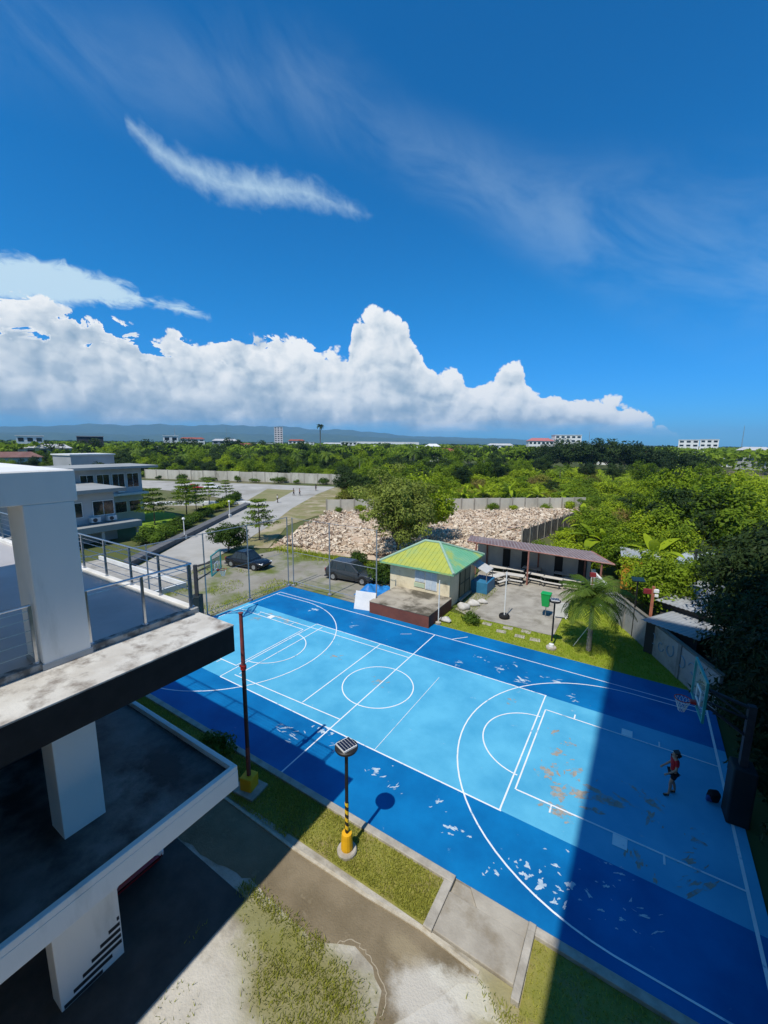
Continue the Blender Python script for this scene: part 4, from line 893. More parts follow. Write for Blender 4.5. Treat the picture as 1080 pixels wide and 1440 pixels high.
def crown_points(nc, per, rx, rz, zc, cr, hollow=.55, flat=1.0, seed=None):
    """clumps spread in an ellipsoid; returns leaf centres, outward directions, clump centres"""
    d = rng.normal(size=(nc, 3)); d /= np.linalg.norm(d, axis=1, keepdims=True)
    rad = rng.uniform(hollow, 1, nc)[:, None]*rng.uniform(.75, 1.12, nc)[:, None]
    K = d*rad*np.array([rx, rx, rz]); K[:, 2] += zc
    P = []; Nn = []; T = []
    for k in range(nc):
        q = rng.normal(size=(per, 3)); q /= np.linalg.norm(q, axis=1, keepdims=True)
        r = rng.uniform(.35, 1.0, per)[:, None]**.6; s = cr*rng.uniform(.65, 1.25)
        p = K[k]+q*r*s*np.array([1, 1, .7*flat]); P.append(p); o = q*.7+d[k]*.35+np.array([0, 0, .45]); Nn.append(o); T.append(np.clip(rng.normal(.5, .22)+rng.normal(0, .2, per), 0, 1))
    return np.vstack(P), np.vstack(Nn), K, np.concatenate(T)
def limb_mesh(H, th, r, K, nl):
    m = MB(); b = .0
    m.tube([(0, 0, -.1), (rng.normal(0, .08), rng.normal(0, .08), th*.5), (rng.normal(0, .1), rng.normal(0, .1), th), (0, 0, th+(H-th)*.45)], r, 7, r*.35)
    for k in K[rng.permutation(len(K))[:nl]]:
        z0 = th*rng.uniform(.75, 1.05); mid = (k[0]*.45+rng.normal(0, .15), k[1]*.45+rng.normal(0, .15), z0+(k[2]-z0)*.5)
        m.tube([(0, 0, z0), mid, tuple(k)], r*.42, 5, r*.1)
    return m
def tree_proto(name, H, rx, th, nc, per, cr, ls, lm, r=.18, hollow=.5, nl=7, lowz=None, flat=1.0, asp=.55, droop=0):
    """a tree at the origin: Empty > trunk (with limbs), crown"""
    t = bpy.data.objects.new(name, None); col.objects.link(t)
    zc = (H+th*.8)/2; rz = (H-th*.8)/2-cr*.3
    P, Nn, K, T = crown_points(nc, per, rx-cr*.4, rz, zc, cr, hollow, flat)
    limb_mesh(H, th, r, K, nl).build('trunk', bark, t, smooth=True)
    quads('crown', leaf_quads(P, Nn, ls, asp, droop=droop), lm, T, t)
    return t
def place(first, used, loc, rz, s, label, cat, group):
    o = first if not used else dup(first, (0, 0, 0))
    o.location = loc; o.rotation_euler = (0, 0, rz); o.scale = s if isinstance(s, tuple) else (s, s, s)
    o['label'] = label; o['category'] = cat
    if group: o['group'] = group
    elif 'group' in o: del o['group']
    return o

def near_plants():
    # the big half-bare tree in front of the rubble
    t = tree_proto('mango_tree', 9.7, 5.3, 1.3, 105, 190, 1.1, .29, LM['mango'], .26, .35, 30, asp=.5)
    place(t, False, (-11.6, 21.9, 0), 0, 1, 'big loose olive green tree with bare twigs between court, house and rubble', 'tree', None)
    t = tree_proto('leafy_tree', 3.5, 2.2, .4, 34, 170, .75, .24, LM['hedge'], .1, .4, 6)
    place(t, False, (-28.2, 12.7, 0), 0, 1, 'round dense dark green little tree beside the black car', 'tree', None)
    # a tree with flat tiers of leaves, reused along the garden
    def tier(name, H, lm, r=2.2):
        t = bpy.data.objects.new(name, None); col.objects.link(t); P = []; Nn = []; m = MB(); m.tube([(0, 0, -.1), (.03, 0, H*.5), (0, .03, H)], .09, 6, .03)
        for k in range(5):
            z = H*(.42+.145*k); rr = r*(1.0-.17*k)
            for a in np.arange(0, 2*math.pi, 2*math.pi/(7-k//2))+k: 
                m.tube([(0, 0, z-.1), (rr*.9*math.cos(a), rr*.9*math.sin(a), z+.12)], .03, 4, .01)
                u = rng.uniform(.15, 1, 80)**.7; p = np.stack([rr*u*np.cos(a)+rng.normal(0, .2, 80), rr*u*np.sin(a)+rng.normal(0, .2, 80), z+.1*u+rng.normal(0, .07, 80)], 1); P.append(p); Nn.append(np.tile([0, 0, 1.], (80, 1)))
        m.build('trunk', bark, t); P = np.vstack(P); quads('crown', leaf_quads(P, np.vstack(Nn), .24, .6, .8), lm, rng.uniform(0, 1, len(P)), t); return t
    T1 = tier('tiered_tree', 4.7, LM['mid'])
    place(T1, False, (-29.6, 18.3, 0), 0, 1.05, 'tiered young tree with flat dark layers of leaves by the edge of the rubble lot', 'tree', None)
    for i, (x, y, s) in enumerate([(-49.5, 16.2, 1.1), (-51.5, 22.5, 1.2), (-56.5, 27.5, .95), (-60.5, 33, .95), (-64, 39.5, .85), (-66, 31, 1.0), (-57.5, 18.5, .9)]):
        place(T1, True, (x, y, 0), i*1.3, s, 'tiered young tree standing on the garden lawn between grey building and road', 'tree', 'tiered trees in the garden')
    # garden hedge bushes
    hb = [tree_proto('hedge_bush', 1.5, 1.25, .1, 14, 90, .6, .22, LM['hedge'], .05, .3, 2), tree_proto('hedge_bush', 1.4, 1.2, .1, 14, 90, .6, .22, LM['bright'], .05, .3, 2)]
    u = [False, False]
    A, B = np.array([-36.5, 7.6]), np.array([-60.5, 40.0])
    for i in range(26):
        f = i/25; p = A+(B-A)*f+np.array([-1.8, 1.0])*(.5+rng.uniform(-.5, 1.4)); k = int(rng.random() < .3)
        place(hb[k], u[k], (p[0], p[1], 0), rng.uniform(0, 6), rng.uniform(.8, 1.35), 'clipped dark hedge bush along the garden side of the grey bank' if k == 0 else 'yellowish green bush in the hedge row of the garden', 'bush', 'dark hedge bushes' if k == 0 else 'yellow green hedge bushes'); u[k] = True
    for i, (x, y, s) in enumerate([(1.3, 9.75, .55), (-8.9, 13.6, 1.0), (-7.6, 13.3, 1.2), (-13.2, 16.8, .9)]):
        place(hb[0], True, (x, y, 0), i, (s, s, s*(1.1 if i else .9)), ['small dark shrub on the lawn in front of the white boulders', 'bush between dark car and blue tarpaulin', 'green bush behind the blue tarpaulin against the house', 'low bush behind the dark parked car'][i], 'bush', None)
    for i, f in enumerate([.08, .2, .33, .47, .55, .66, .74, .86, .95]):
        place(hb[0], True, (-127+67*f+.6, 56.2+25*f-1.0, 0), i, (1.0+.4*(i % 3), 1.0+.4*(i % 3), .9+.5*(i % 2)), 'dark bush growing against the foot of the long pale wall', 'bush', 'bushes along the long wall')
    # small dark clump at the court edge under the white building
    place(hb[0], True, (-2.7, -7.4, 0), 1, .6, 'dark bush in shadow between white building and court edge', 'bush', None)
    # dark trees in the tower's shade at the right
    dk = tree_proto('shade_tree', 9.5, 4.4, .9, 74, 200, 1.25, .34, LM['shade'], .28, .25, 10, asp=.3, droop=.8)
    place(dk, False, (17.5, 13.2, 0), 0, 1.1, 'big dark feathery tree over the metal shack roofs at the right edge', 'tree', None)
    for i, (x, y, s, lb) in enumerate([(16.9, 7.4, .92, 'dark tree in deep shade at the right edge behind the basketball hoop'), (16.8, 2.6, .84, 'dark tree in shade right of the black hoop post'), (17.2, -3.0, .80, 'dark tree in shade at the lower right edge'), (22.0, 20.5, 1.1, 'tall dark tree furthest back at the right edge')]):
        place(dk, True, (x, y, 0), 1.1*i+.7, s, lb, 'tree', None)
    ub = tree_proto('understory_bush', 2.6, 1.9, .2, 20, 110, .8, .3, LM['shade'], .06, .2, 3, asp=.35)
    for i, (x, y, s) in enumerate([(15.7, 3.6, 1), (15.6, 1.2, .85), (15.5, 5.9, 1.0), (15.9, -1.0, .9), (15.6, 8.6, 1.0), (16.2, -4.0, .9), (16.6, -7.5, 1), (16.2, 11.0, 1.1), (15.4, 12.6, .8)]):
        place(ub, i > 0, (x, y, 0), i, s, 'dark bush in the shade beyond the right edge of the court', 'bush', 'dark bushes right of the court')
near_plants()

def frond_quads(L_, n, wl, az, el0, curve, lw=.05):
    """one pinnate frond: rachis arc with leaflets both sides"""
    V = []; s = np.linspace(0, 1, n); a = el0-curve*s; dx = np.cumsum(np.cos(a))*L_/n; dz = np.cumsum(np.sin(a))*L_/n
    ca, sa = math.cos(az), math.sin(az); side = np.array([-sa, ca, 0])
    for i in range(1, n):
        p = np.array([dx[i]*ca, dx[i]*sa, dz[i]]); f = np.array([math.cos(a[i])*ca, math.cos(a[i])*sa, math.sin(a[i])])
        ll = wl*(math.sin(math.pi*(.12+.86*s[i]))**.7)
        for sg in (-1, 1):
            d = side*sg*.8+f*.55+np.array([0, 0, -.35-.3*rng.random()]); d /= np.linalg.norm(d); e = p+d*ll*rng.uniform(.85, 1.1)
            V += [p-f*lw*.5, p+f*lw*.5, e+f*lw*.2+np.array([0, 0, -.02]), e-f*lw*.2]
    V2 = []
    for i in range(n-1):
        p = np.array([dx[i]*ca, dx[i]*sa, dz[i]]); q = np.array([dx[i+1]*ca, dx[i+1]*sa, dz[i+1]]); r = .025*(1-s[i])+.008; V2 += [p-side*r, p+side*r, q+side*r, q-side*r]
    return V+V2
def palm_proto(name, H, L_, nf, r0=.13, n=20, lw=.055, lm='palm', wl=.55, up=1.2):
    t = bpy.data.objects.new(name, None); col.objects.link(t)
    m = MB(); m.tube([(0, 0, -.1), (.03, .02, H*.3), (.0, .04, H*.7), (0, 0, H)], r0, 10, r0*.75)
    for k in range(int(H/.22)): m.cyl((0, .02, .15+.22*k), (0, .02, .19+.22*k), r0*1.06-.02*k/H*.22, n=10)
    m.build('trunk', greyb, t)
    V = []; T = []
    for k in range(nf):
        f = k/nf; v = frond_quads(L_*rng.uniform(.85, 1.1), n, wl, k*2.4+rng.uniform(-.2, .2), up-1.5*f+rng.uniform(-.1, .1), 1.5+.3*rng.random(), lw); V += v; T += [rng.uniform(0, 1)]*(len(v)//4)
    o = quads('crown', np.array(V)+np.array([0, 0, H+.05]), LM[lm], T, t)
    return t
p = palm_proto('palm_tree', 3.2, 2.45, 36, .14, 24, .08, wl=.62, up=1.5)
place(p, False, (8.6, 9.95, 0), .3, 1, 'small feathery palm with grey ringed trunk on the lawn right of the patio', 'palm', None)
m = MB(); 
m.cyl((7.75, 10.1, 0), (8.5, 9.97, 1.5), .016, n=5)
tag(m.build('tree_stake', white), 'thin pale stake propping the small palm on the lawn', 'stake')

def leaf_blades(n, box_, h, lm, label, dens=None, z=0.01, wd=.02):
    x = rng.uniform(box_[0], box_[1], n); y = rng.uniform(box_[2], box_[3], n)
    if dens is not None: k = dens(x, y) > rng.uniform(0, 1, n); x, y = x[k], y[k]
    n = len(x); a = rng.uniform(0, 6.3, n); hh = h*rng.uniform(.5, 1.3, n); lx = rng.normal(0, .45, n)*hh; ly = rng.normal(0, .45, n)*hh
    P = np.stack([x, y, np.full(n, z)], 1); sd_ = np.stack([np.cos(a), np.sin(a), 0*a], 1)*wd*.5; tp = P+np.stack([lx, ly, hh], 1)
    V = np.empty((n, 4, 3)); V[:, 0] = P-sd_; V[:, 1] = P+sd_; V[:, 2] = tp+sd_*.2; V[:, 3] = tp-sd_*.2
    return V.reshape(-1, 3), rng.uniform(0, 1, n)
def grass():
    gl = leafmat('lawn blade', (.19, .22, .018), (.46, .45, .09), trans=.35)
    gb = leafmat('bright blade', (.17, .25, .010), (.36, .41, .03), trans=.3)
    V, T = leaf_blades(60000, (-9, 6.7, -8.4, -6.92), .075, gl, '', lambda x, y: np.where(y > -8.40+.012*(x+14)*(x > 2), .95, 0)*(.62+.38*np.sin(x*1.7)*np.sin(y*2.6+x)), wd=.026)
    V2, T2 = leaf_blades(14000, (9.2, 15, -13, -7.0), .07, gl, '')
    stuff(quads('lawn_grass', np.vstack([V, V2]), gl, np.concatenate([T, T2])), 'short dry green grass on the strip along the near side of the court', 'grass')
    poly = lambda x, y: ((y < 17.5-(x-8.7)*1.95) | (x < 8.7)) & ~((x > .9) & (x < 6.5) & (y > 10.7)) & (y < 18)
    V, T = leaf_blades(30000, (-.8, 13.4, 8.25, 17.5), .07, gb, '', lambda x, y: poly(x, y)*.9, wd=.03)
    stuff(quads('back_grass', V, gb, T), 'bright green grass on the lawn behind the far side of the court', 'grass')
    # weeds along the yard
    def wd_(x, y):
        n_ = .5+.5*np.sin(x*5.1+2*np.sin(y*4.3))*np.sin(y*6.3+1.5*np.sin(x*3.1))
        return np.exp(-((y+10.02-.03*(x-3))/.17)**2)*(x > 2.0)*(x < 4.9)*(.35+.65*n_) + .9*np.exp(-(((x-5.2)/1.5)**2+((y+10.75)/.75)**2)**2)*(.2+.8*n_) + .5*np.exp(-(((x-8.9)/.6)**2+((y+8.6)/.55)**2)**2)*n_*(y < -8.45) + .035*(np.sin(x*2.3+1)*np.sin(y*2.9) > .35)
    V, T = leaf_blades(60000, (1.9, 9.4, -13, -8.5), .085, gl, '', wd_, wd=.022); k_ = ~((V.reshape(-1, 4, 3)[:, 0, 1] > -9.75) & (V.reshape(-1, 4, 3)[:, 0, 0] < 7.6)); V = V.reshape(-1, 4, 3)[k_].reshape(-1, 3); T = T[k_]
    stuff(quads('weeds', V, gl, T), 'yellow green weeds growing in cracks of the sunlit yard concrete', 'weeds')
    V, T = leaf_blades(16000, (-25, -9, 8.3, 18), .3, gb, '', lambda x, y: np.clip(np.exp(-((y-16.6-.02*(x+20)**2*.2)/.9)**2)+.5*np.exp(-((x+14.3)/.5)**2)*(y < 9), 0, 1), wd=.06)
    V2, T2 = leaf_blades(16000, (-25, -14.5, -6, 9), .12, gb, '', lambda x, y: np.clip(np.exp(-((x+15.2)/.6)**2)+.5*(np.sin(x*1.1)*np.sin(y*.8+x*.3) > .25), 0, 1), wd=.05)
    stuff(quads('verge_grass', np.vstack([V, V2]), gb, np.concatenate([T, T2])), 'green grass verge between gravel drive, court fence and rubble', 'grass')
grass()

def forest():
    def banana():
        t = bpy.data.objects.new('banana_plant', None); col.objects.link(t); m = MB(); m.tube([(0, 0, -.1), (.05, 0, 1.2), (0, 0, 2.0)], .13, 7, .08); m.build('stem', mat('banana stem', (.22, .24, .10), (.16, .15, .07), 3, .7), t)
        V = []; T = []
        for k in range(9):
            a = k*2.4; e0 = 1.25-.10*k; n = 7; s = np.linspace(0, 1, n); el = e0-1.5*s*(.4+.1*k); L_ = 2.3*rng.uniform(.8, 1.1); x = np.cumsum(np.cos(el))*L_/n; z = 1.9+np.cumsum(np.sin(el))*L_/n; sd_ = np.array([-math.sin(a), math.cos(a), 0])
            for i in range(n-1):
                w0, w1 = [.32*math.sin(math.pi*min(.98, max(.06, q)))**.6 for q in (s[i], s[i+1])]; p = np.array([x[i]*math.cos(a), x[i]*math.sin(a), z[i]]); q = np.array([x[i+1]*math.cos(a), x[i+1]*math.sin(a), z[i+1]]); dn = np.array([0, 0, .12])
                V += [p, p+sd_*w0+dn*w0, q+sd_*w1+dn*w1, q, p, q, q-sd_*w1+dn*w1, p-sd_*w0+dn*w0]; T += [rng.uniform(.3, 1)]*2
        quads('crown', np.array(V), LM['bright'], T, t); return t
    PR = {
     'tree':  [tree_proto('broadleaf_tree', 8, 4.4, 1.8, 52, 120, 1.3, .40, LM['mid'], .2, asp=.5), tree_proto('broadleaf_tree', 7.5, 4.8, 1.5, 50, 120, 1.35, .42, LM['bright'], .2, asp=.5), tree_proto('broadleaf_tree', 8.5, 4.0, 2.0, 48, 120, 1.25, .38, LM['dark'], .22, asp=.5)],
     'bush':  [tree_proto('broadleaf_bush', 3.3, 2.4, .3, 24, 95, .95, .34, LM['bright'], .08, .3, 3, asp=.5), tree_proto('broadleaf_bush', 3.0, 2.5, .3, 24, 95, .9, .32, LM['mid'], .08, .3, 3, asp=.5), tree_proto('broadleaf_bush', 3.4, 2.2, .3, 22, 95, .9, .32, LM['olive'], .08, .3, 3, asp=.45)],
     'banana': [banana()], 'coco': [palm_proto('coconut_palm', 6.5, 3.2, 18, .14, 12, .16, wl=.8)]}
    used = {k: [False]*len(v) for k, v in PR.items()}
    def put(kind, k, x, y, s, label, cat, group):
        place(PR[kind][k], used[kind][k], (x, y, -.06), rng.uniform(0, 6.3), (s*rng.uniform(.85, 1.2), s*rng.uniform(.85, 1.2), s*rng.uniform(.85, 1.15)), label, cat, group); used[kind][k] = True
    def polar(a, r): return CAM.x+r*math.sin(R(a)), CAM.y+r*math.cos(R(a))
    LB = {('tree', 0): ('leafy green tree in the wood beyond the walls and road', 'mid green trees of the wood'), ('tree', 1): ('bright yellow green broad tree in the wood beyond the walls', 'bright trees of the wood'), ('tree', 2): ('dark green tree in the wood beyond the walls', 'dark trees of the wood'),
          ('bush', 0): ('bright green bush in the thicket beyond the walls', 'bright bushes of the thicket'), ('bush', 1): ('plain green bush in the thicket beyond the walls', 'green bushes of the thicket'), ('bush', 2): ('olive green bush in the thicket beyond the walls', 'olive bushes of the thicket'),
          ('banana', 0): ('banana plant with long arching leaves in the thicket beyond the wall', 'banana plants of the thicket'), ('coco', 0): ('slender palm rising from the wood beyond the walls', 'palms of the wood')}
    def P(kind, k, a, r, s): x, y = polar(a, r); put(kind, k, x, y, s, LB[kind, k][0], {'tree': 'tree', 'bush': 'bush', 'banana': 'plant', 'coco': 'palm'}[kind], LB[kind, k][1])
    # left: wood behind the long wall, rows getting higher with distance
    for row, (dr, n, smin, smax) in enumerate([(5, 34, .5, .72), (20, 34, .6, .9), (42, 32, .7, 1.05), (70, 30, .8, 1.15)]):
        for i in range(n):
            a = -75+(-36+75)*(i+rng.uniform(-.4, .4))/n; r0 = np.interp(a, [-75, -61, -36], [160, 158, 123]); k = int(rng.choice(3, p=[.38, .22, .40])); P('tree', k, a, r0+dr+rng.uniform(-4, 4), rng.uniform(smin, smax))
    # middle: bushes behind the panel wall, then taller trees
    for row, (dr, n, smin, smax) in enumerate([(5, 30, .7, 1.05), (13, 30, .75, 1.1), (24, 30, .8, 1.15), (38, 28, .9, 1.25), (56, 26, 1.0, 1.4), (80, 24, 1.0, 1.5)]):
        for i in range(n):
            a = -37+(-4+37)*(i+rng.uniform(-.4, .4))/n; r0 = np.interp(a, [-39, -20, -6], [74, 78, 90]); k = int(rng.choice(3, p=[.50, .30, .20])); P('bush', k, a, r0+dr+rng.uniform(-3, 3), rng.uniform(smin, smax))
    for a, r, s, k in [(-36, 100, .8, 0), (-34.5, 112, .9, 1), (-32.5, 98, .85, 0), (-31, 110, 1.0, 1), (-29.5, 96, .8, 0), (-28, 116, 1.0, 0), (-26.5, 105, .85, 2), (-25.2, 92, .75, 1), (-24, 120, .95, 0), (-22, 130, .9, 0), (-20, 140, .85, 2), (-18, 150, .85, 0), (-33, 140, 1.1, 0), (-30, 150, 1.1, 2), (-26, 150, 1.1, 0), (-35, 150, 1.1, 1), (-23, 160, 1.0, 1), (-15, 170, .9, 0), (-29, 82, .72, 0), (-27, 82, .65, 1), (-37.5, 92, .8, 2), (-35.3, 88, .7, 2), (-32, 125, 1.1, 2), (-28.5, 128, 1.1, 2), (-24.5, 140, 1.1, 2), (-21.5, 115, .8, 2), (-19, 128, .9, 0), (-16.5, 135, .85, 2), (-13.5, 150, .9, 0), (-11, 160, .95, 2), (-8.5, 150, .8, 0), (-6, 165, .9, 2), (-3, 150, .85, 2), (0, 140, .9, 0), (3, 130, .95, 2), (6, 120, 1.0, 0), (-31, 165, 1.2, 0), (-27, 175, 1.2, 2), (-22.5, 185, 1.2, 0), (-17, 190, 1.1, 2), (-12, 195, 1.0, 2), (-34, 180, 1.25, 2), (-25, 82, .55, 2), (-15.5, 95, .5, 0), (-10, 100, .55, 2)]: P('tree', k, a, r, s)
    for a, r in [(-24, 82), (-21, 83), (-18.5, 85), (-15, 87), (-11.5, 88), (-8.5, 88), (-27, 80), (-5.2, 55), (-4.2, 50), (-3.2, 48), (-6, 60), (2, 42), (-1, 58), (-37, 78)]: P('banana', 0, a, r, rng.uniform(.9, 1.25))
    for a, r, s in [(-66, 190, 1.1), (-58, 185, 1.0), (-50, 170, 1.05), (-44, 160, 1.0), (-40, 150, 1.1), (-35.5, 132, 1.0), (-20.5, 180, 1.1), (-9, 130, .7), (-28, 170, 1.2), (-63, 210, 1.3)]: P('coco', 0, a, r, s)
    # right: jungle beyond the block wall
    for i in range(70):
        a = rng.uniform(-5.6, 12); r0 = np.interp(a, [-5.6, -3.8, -2, 0, 4, 12], [62, 48, 45, 44, 46, 52]); r = r0+rng.uniform(0, 1)**1.2*95; k = int(rng.choice(3, p=[.28, .47, .25])); P('bush', k, a, r, rng.uniform(.8, 1.25))
    for a, r, s, k in [(-4.6, 56, .66, 0), (-3.4, 52, .55, 1), (-1.2, 50, .62, 0), (.8, 49, .72, 1), (2.6, 50, .82, 0), (4.6, 52, .95, 2), (6.2, 54, 1.0, 0), (8.4, 55, 1.1, 0), (1.8, 60, .85, 0), (3.6, 64, .95, 1), (5.4, 68, 1.05, 2), (7.3, 70, 1.1, 1), (-2.6, 66, .6, 1), (-.6, 70, .75, 2), (9.6, 62, 1.1, 1), (-5.2, 74, .5, 0), (3, 80, 1.0, 1), (6, 86, 1.05, 0), (9, 90, 1.1, 1), (.5, 84, .8, 1), (2.4, 44, .52, 0), (-.2, 42, .5, 0), (4.2, 45, .6, 1)]: P('tree', k, a, r, s)
    dry = tree_proto('dry_shrub', 4.2, 2.4, .8, 30, 45, .9, .26, leafmat('leaf dry brown', (.16, .11, .035), (.34, .27, .07)), .09, .3, 22, asp=.45)
    for i, (a, r, s) in enumerate([(-2.6, 58, 1.0), (-1.6, 61, 1.1), (-3.3, 63, .9), (1.4, 66, 1.0), (-12, 112, 1.1), (-19, 104, 1.0)]):
        x, y = polar(a, r); place(dry, i > 0, (x, y, -.06), a, s, 'brownish half dry shrub with bare twigs in the thicket beyond the walls', 'bush', 'half dry shrubs of the thicket')
    for i, (x, y, s) in enumerate([(-99, 26, .8), (-101, 31, .9), (-97, 34.5, .75), (-104, 36.5, .85)]):
        place(PR['tree'][(0, 2)[i % 2]], True, (x, y, -.06), i*2.0, s, 'green tree between the grey building and the warehouse at the far left', 'tree', 'trees before the warehouse')
    # small trees close behind the block wall
    for x, y, s, lb in [(12.2, 17.2, .62, 'bright leafy small tree just behind the rusty orange post'), (11.6, 21.0, .55, 'leafy small tree between orange shack and block wall'), (9.6, 27.5, .55, 'green tree behind the small orange shack'), (13.4, 29.5, .62, 'green tree behind the bluish roofed shack'), (13.6, 20.6, .5, 'leafy small tree between the two larger metal roofs'), (16.3, 21.8, .6, 'leafy tree right of the dark utility pole')]:
        place(PR['tree'][0 if s != .55 else 1], True, (x, y, 0), x, s, lb, 'tree', None)
    for i, (x, y, s) in enumerate([(1.5, 27.5, .55), (4.2, 26.6, .6), (6.8, 26.8, .7), (1.4, 31, .6), (4.5, 30.5, .75), (7.5, 31.5, .8), (3.6, 36, .8), (6.2, 40, .9), (4.6, 47, .9), (2.3, 41, .6), (9.2, 36, 1.0), (5.0, 55, 1.0)]):
        place(PR['bush'][i % 2], True, (x, y, -.05), i*1.7, s, 'leafy bush between board fence and brown shed roof', 'bush', 'bushes beside the board fence')
    for i, f in enumerate([.05, .13, .62, .70, .83, .93]):
        place(PR['bush'][(i+1) % 2], True, (-36.6+38.2*f+.5, 39.6+31.2*f-1.1, 0), i, .38+.1*(i % 3), 'low bush at the foot of the panel wall behind the rubble', 'bush', 'bushes along the panel wall')
    place(PR['tree'][1], True, (-13.4, 29.5, 0), 1.0, 1.08, 'bright green tree right behind the big loose olive tree', 'tree', None)
    # dark row of big rain trees in the distance
    rt = tree_proto('rain_tree', 15, 10.5, .8, 64, 90, 2.5, 1.0, LM['dark'], .5, .3, 8)
    i0 = 0
    for a, r, s in [(-10.6, 226, .92), (-8.2, 232, 1.05), (-5.8, 228, 1.06), (-3.4, 235, 1.05), (-1.2, 230, .98), (1.2, 232, .85), (-13, 240, .75), (-15, 246, .7), (3.3, 205, .7), (4.6, 190, .72), (-73, 270, .85), (-70.5, 240, .8), (-67.5, 255, .9), (-64.5, 262, .72), (-59.5, 250, .85), (-54.5, 245, .75), (-52, 275, 1.0), (-46.5, 240, .78), (-43.5, 262, .9), (-40.5, 235, .75), (-37.5, 255, .85), (-34.5, 240, .75), (-32, 262, .85), (-26.2, 240, .72), (-20.5, 250, .72), (-18, 262, .8), (-57, 285, .95), (-49, 270, .9), (-29, 265, .75), (-23, 270, .8), (-62, 280, .9)]:
        x, y = polar(a, r); g = 'dark rain trees on the skyline' 
        place(rt, i0 > 0, (x, y, 0), a, s, 'big dark spreading tree on the far edge of the woods against the skyline', 'tree', g); i0 += 1
    # ground cover between the plants, and the woods and fields too far off to tell plants apart
    def cover(n, a0, a1, rlo, rhi, size, h, lm, name, label, cat, pw=1.0):
        a = rng.uniform(a0, a1, n); lo = np.array([rlo(v) if callable(rlo) else rlo for v in a]); r = lo+(rhi-lo)*rng.uniform(0, 1, n)**pw
        x = CAM.x+r*np.sin(np.radians(a)); y = CAM.y+r*np.cos(np.radians(a)); bump = .5+.5*np.sin(x*.21+1.3*np.sin(y*.17))*np.sin(y*.19+np.sin(x*.11))
        z = h*(.25+.75*bump)*rng.uniform(.1, 1, n)*(r/rhi*.4+.6); C = np.stack([x, y, z], 1); Nn = np.tile([0, -.25, 1.], (n, 1))
        return stuff(quads(name, leaf_quads(C, Nn, size*(.5+.5*r/rhi), .7, 1.2), lm, np.clip(bump*.6+rng.normal(.2, .2, n), 0, 1)), label, cat)
    cover(70000, -38, 14, lambda a: float(np.interp(a, [-38, -20, -6.2, -5.6, -3, 4, 14], [78, 80, 92, 64, 47, 44, 50])), 215, .85, 2.2, LM['bright'], 'undergrowth', 'green undergrowth filling the thicket beyond the walls', 'undergrowth', 1.3)
    cover(26000, -77, -36, lambda a: float(np.interp(a, [-77, -61, -36], [163, 160, 126])), 280, 1.1, 3.2, LM['mid'], 'wood_undergrowth', 'green undergrowth of the wood behind the long wall', 'undergrowth')
    def canopy(n, rlo, rhi, size, name, lm, label):
        C = []; T = []; S = []
        for i in range(n):
            a = rng.uniform(-79, 16); r = rlo+(rhi-rlo)*rng.uniform(0, 1)**1.6; rad = rng.uniform(3, 6.5)*(1+r/2500); hh = rng.uniform(4.5, 11.0)
            q = rng.normal(size=(46, 3)); q /= np.linalg.norm(q, axis=1, keepdims=True); q[:, 2] = np.abs(q[:, 2])
            C.append(np.array([CAM.x+r*math.sin(R(a)), CAM.y+r*math.cos(R(a)), hh-rad*.45])+q*rad*np.array([1.25, 1.25, .55])*rng.uniform(.7, 1, (46, 1))); T.append(np.clip(rng.normal(.5, .3)+rng.normal(0, .12, 46), 0, 1)); S.append(np.full(46, size*(.8+r/rhi)))
        C = np.vstack(C); stuff(quads(name, leaf_quads(C, np.tile([0, -.3, 1.], (len(C), 1)), np.concatenate(S), .75, 1.3), lm, np.concatenate(T)), label, 'wood')
    canopy(2400, 235, 1100, 1.9, 'distant_wood', LM['mid'], 'distant wooded land reaching to the town on the horizon')
    canopy(1500, 700, 4500, 5.0, 'far_wood', LM['dark'], 'far dark strip of woods along the horizon')
forest()

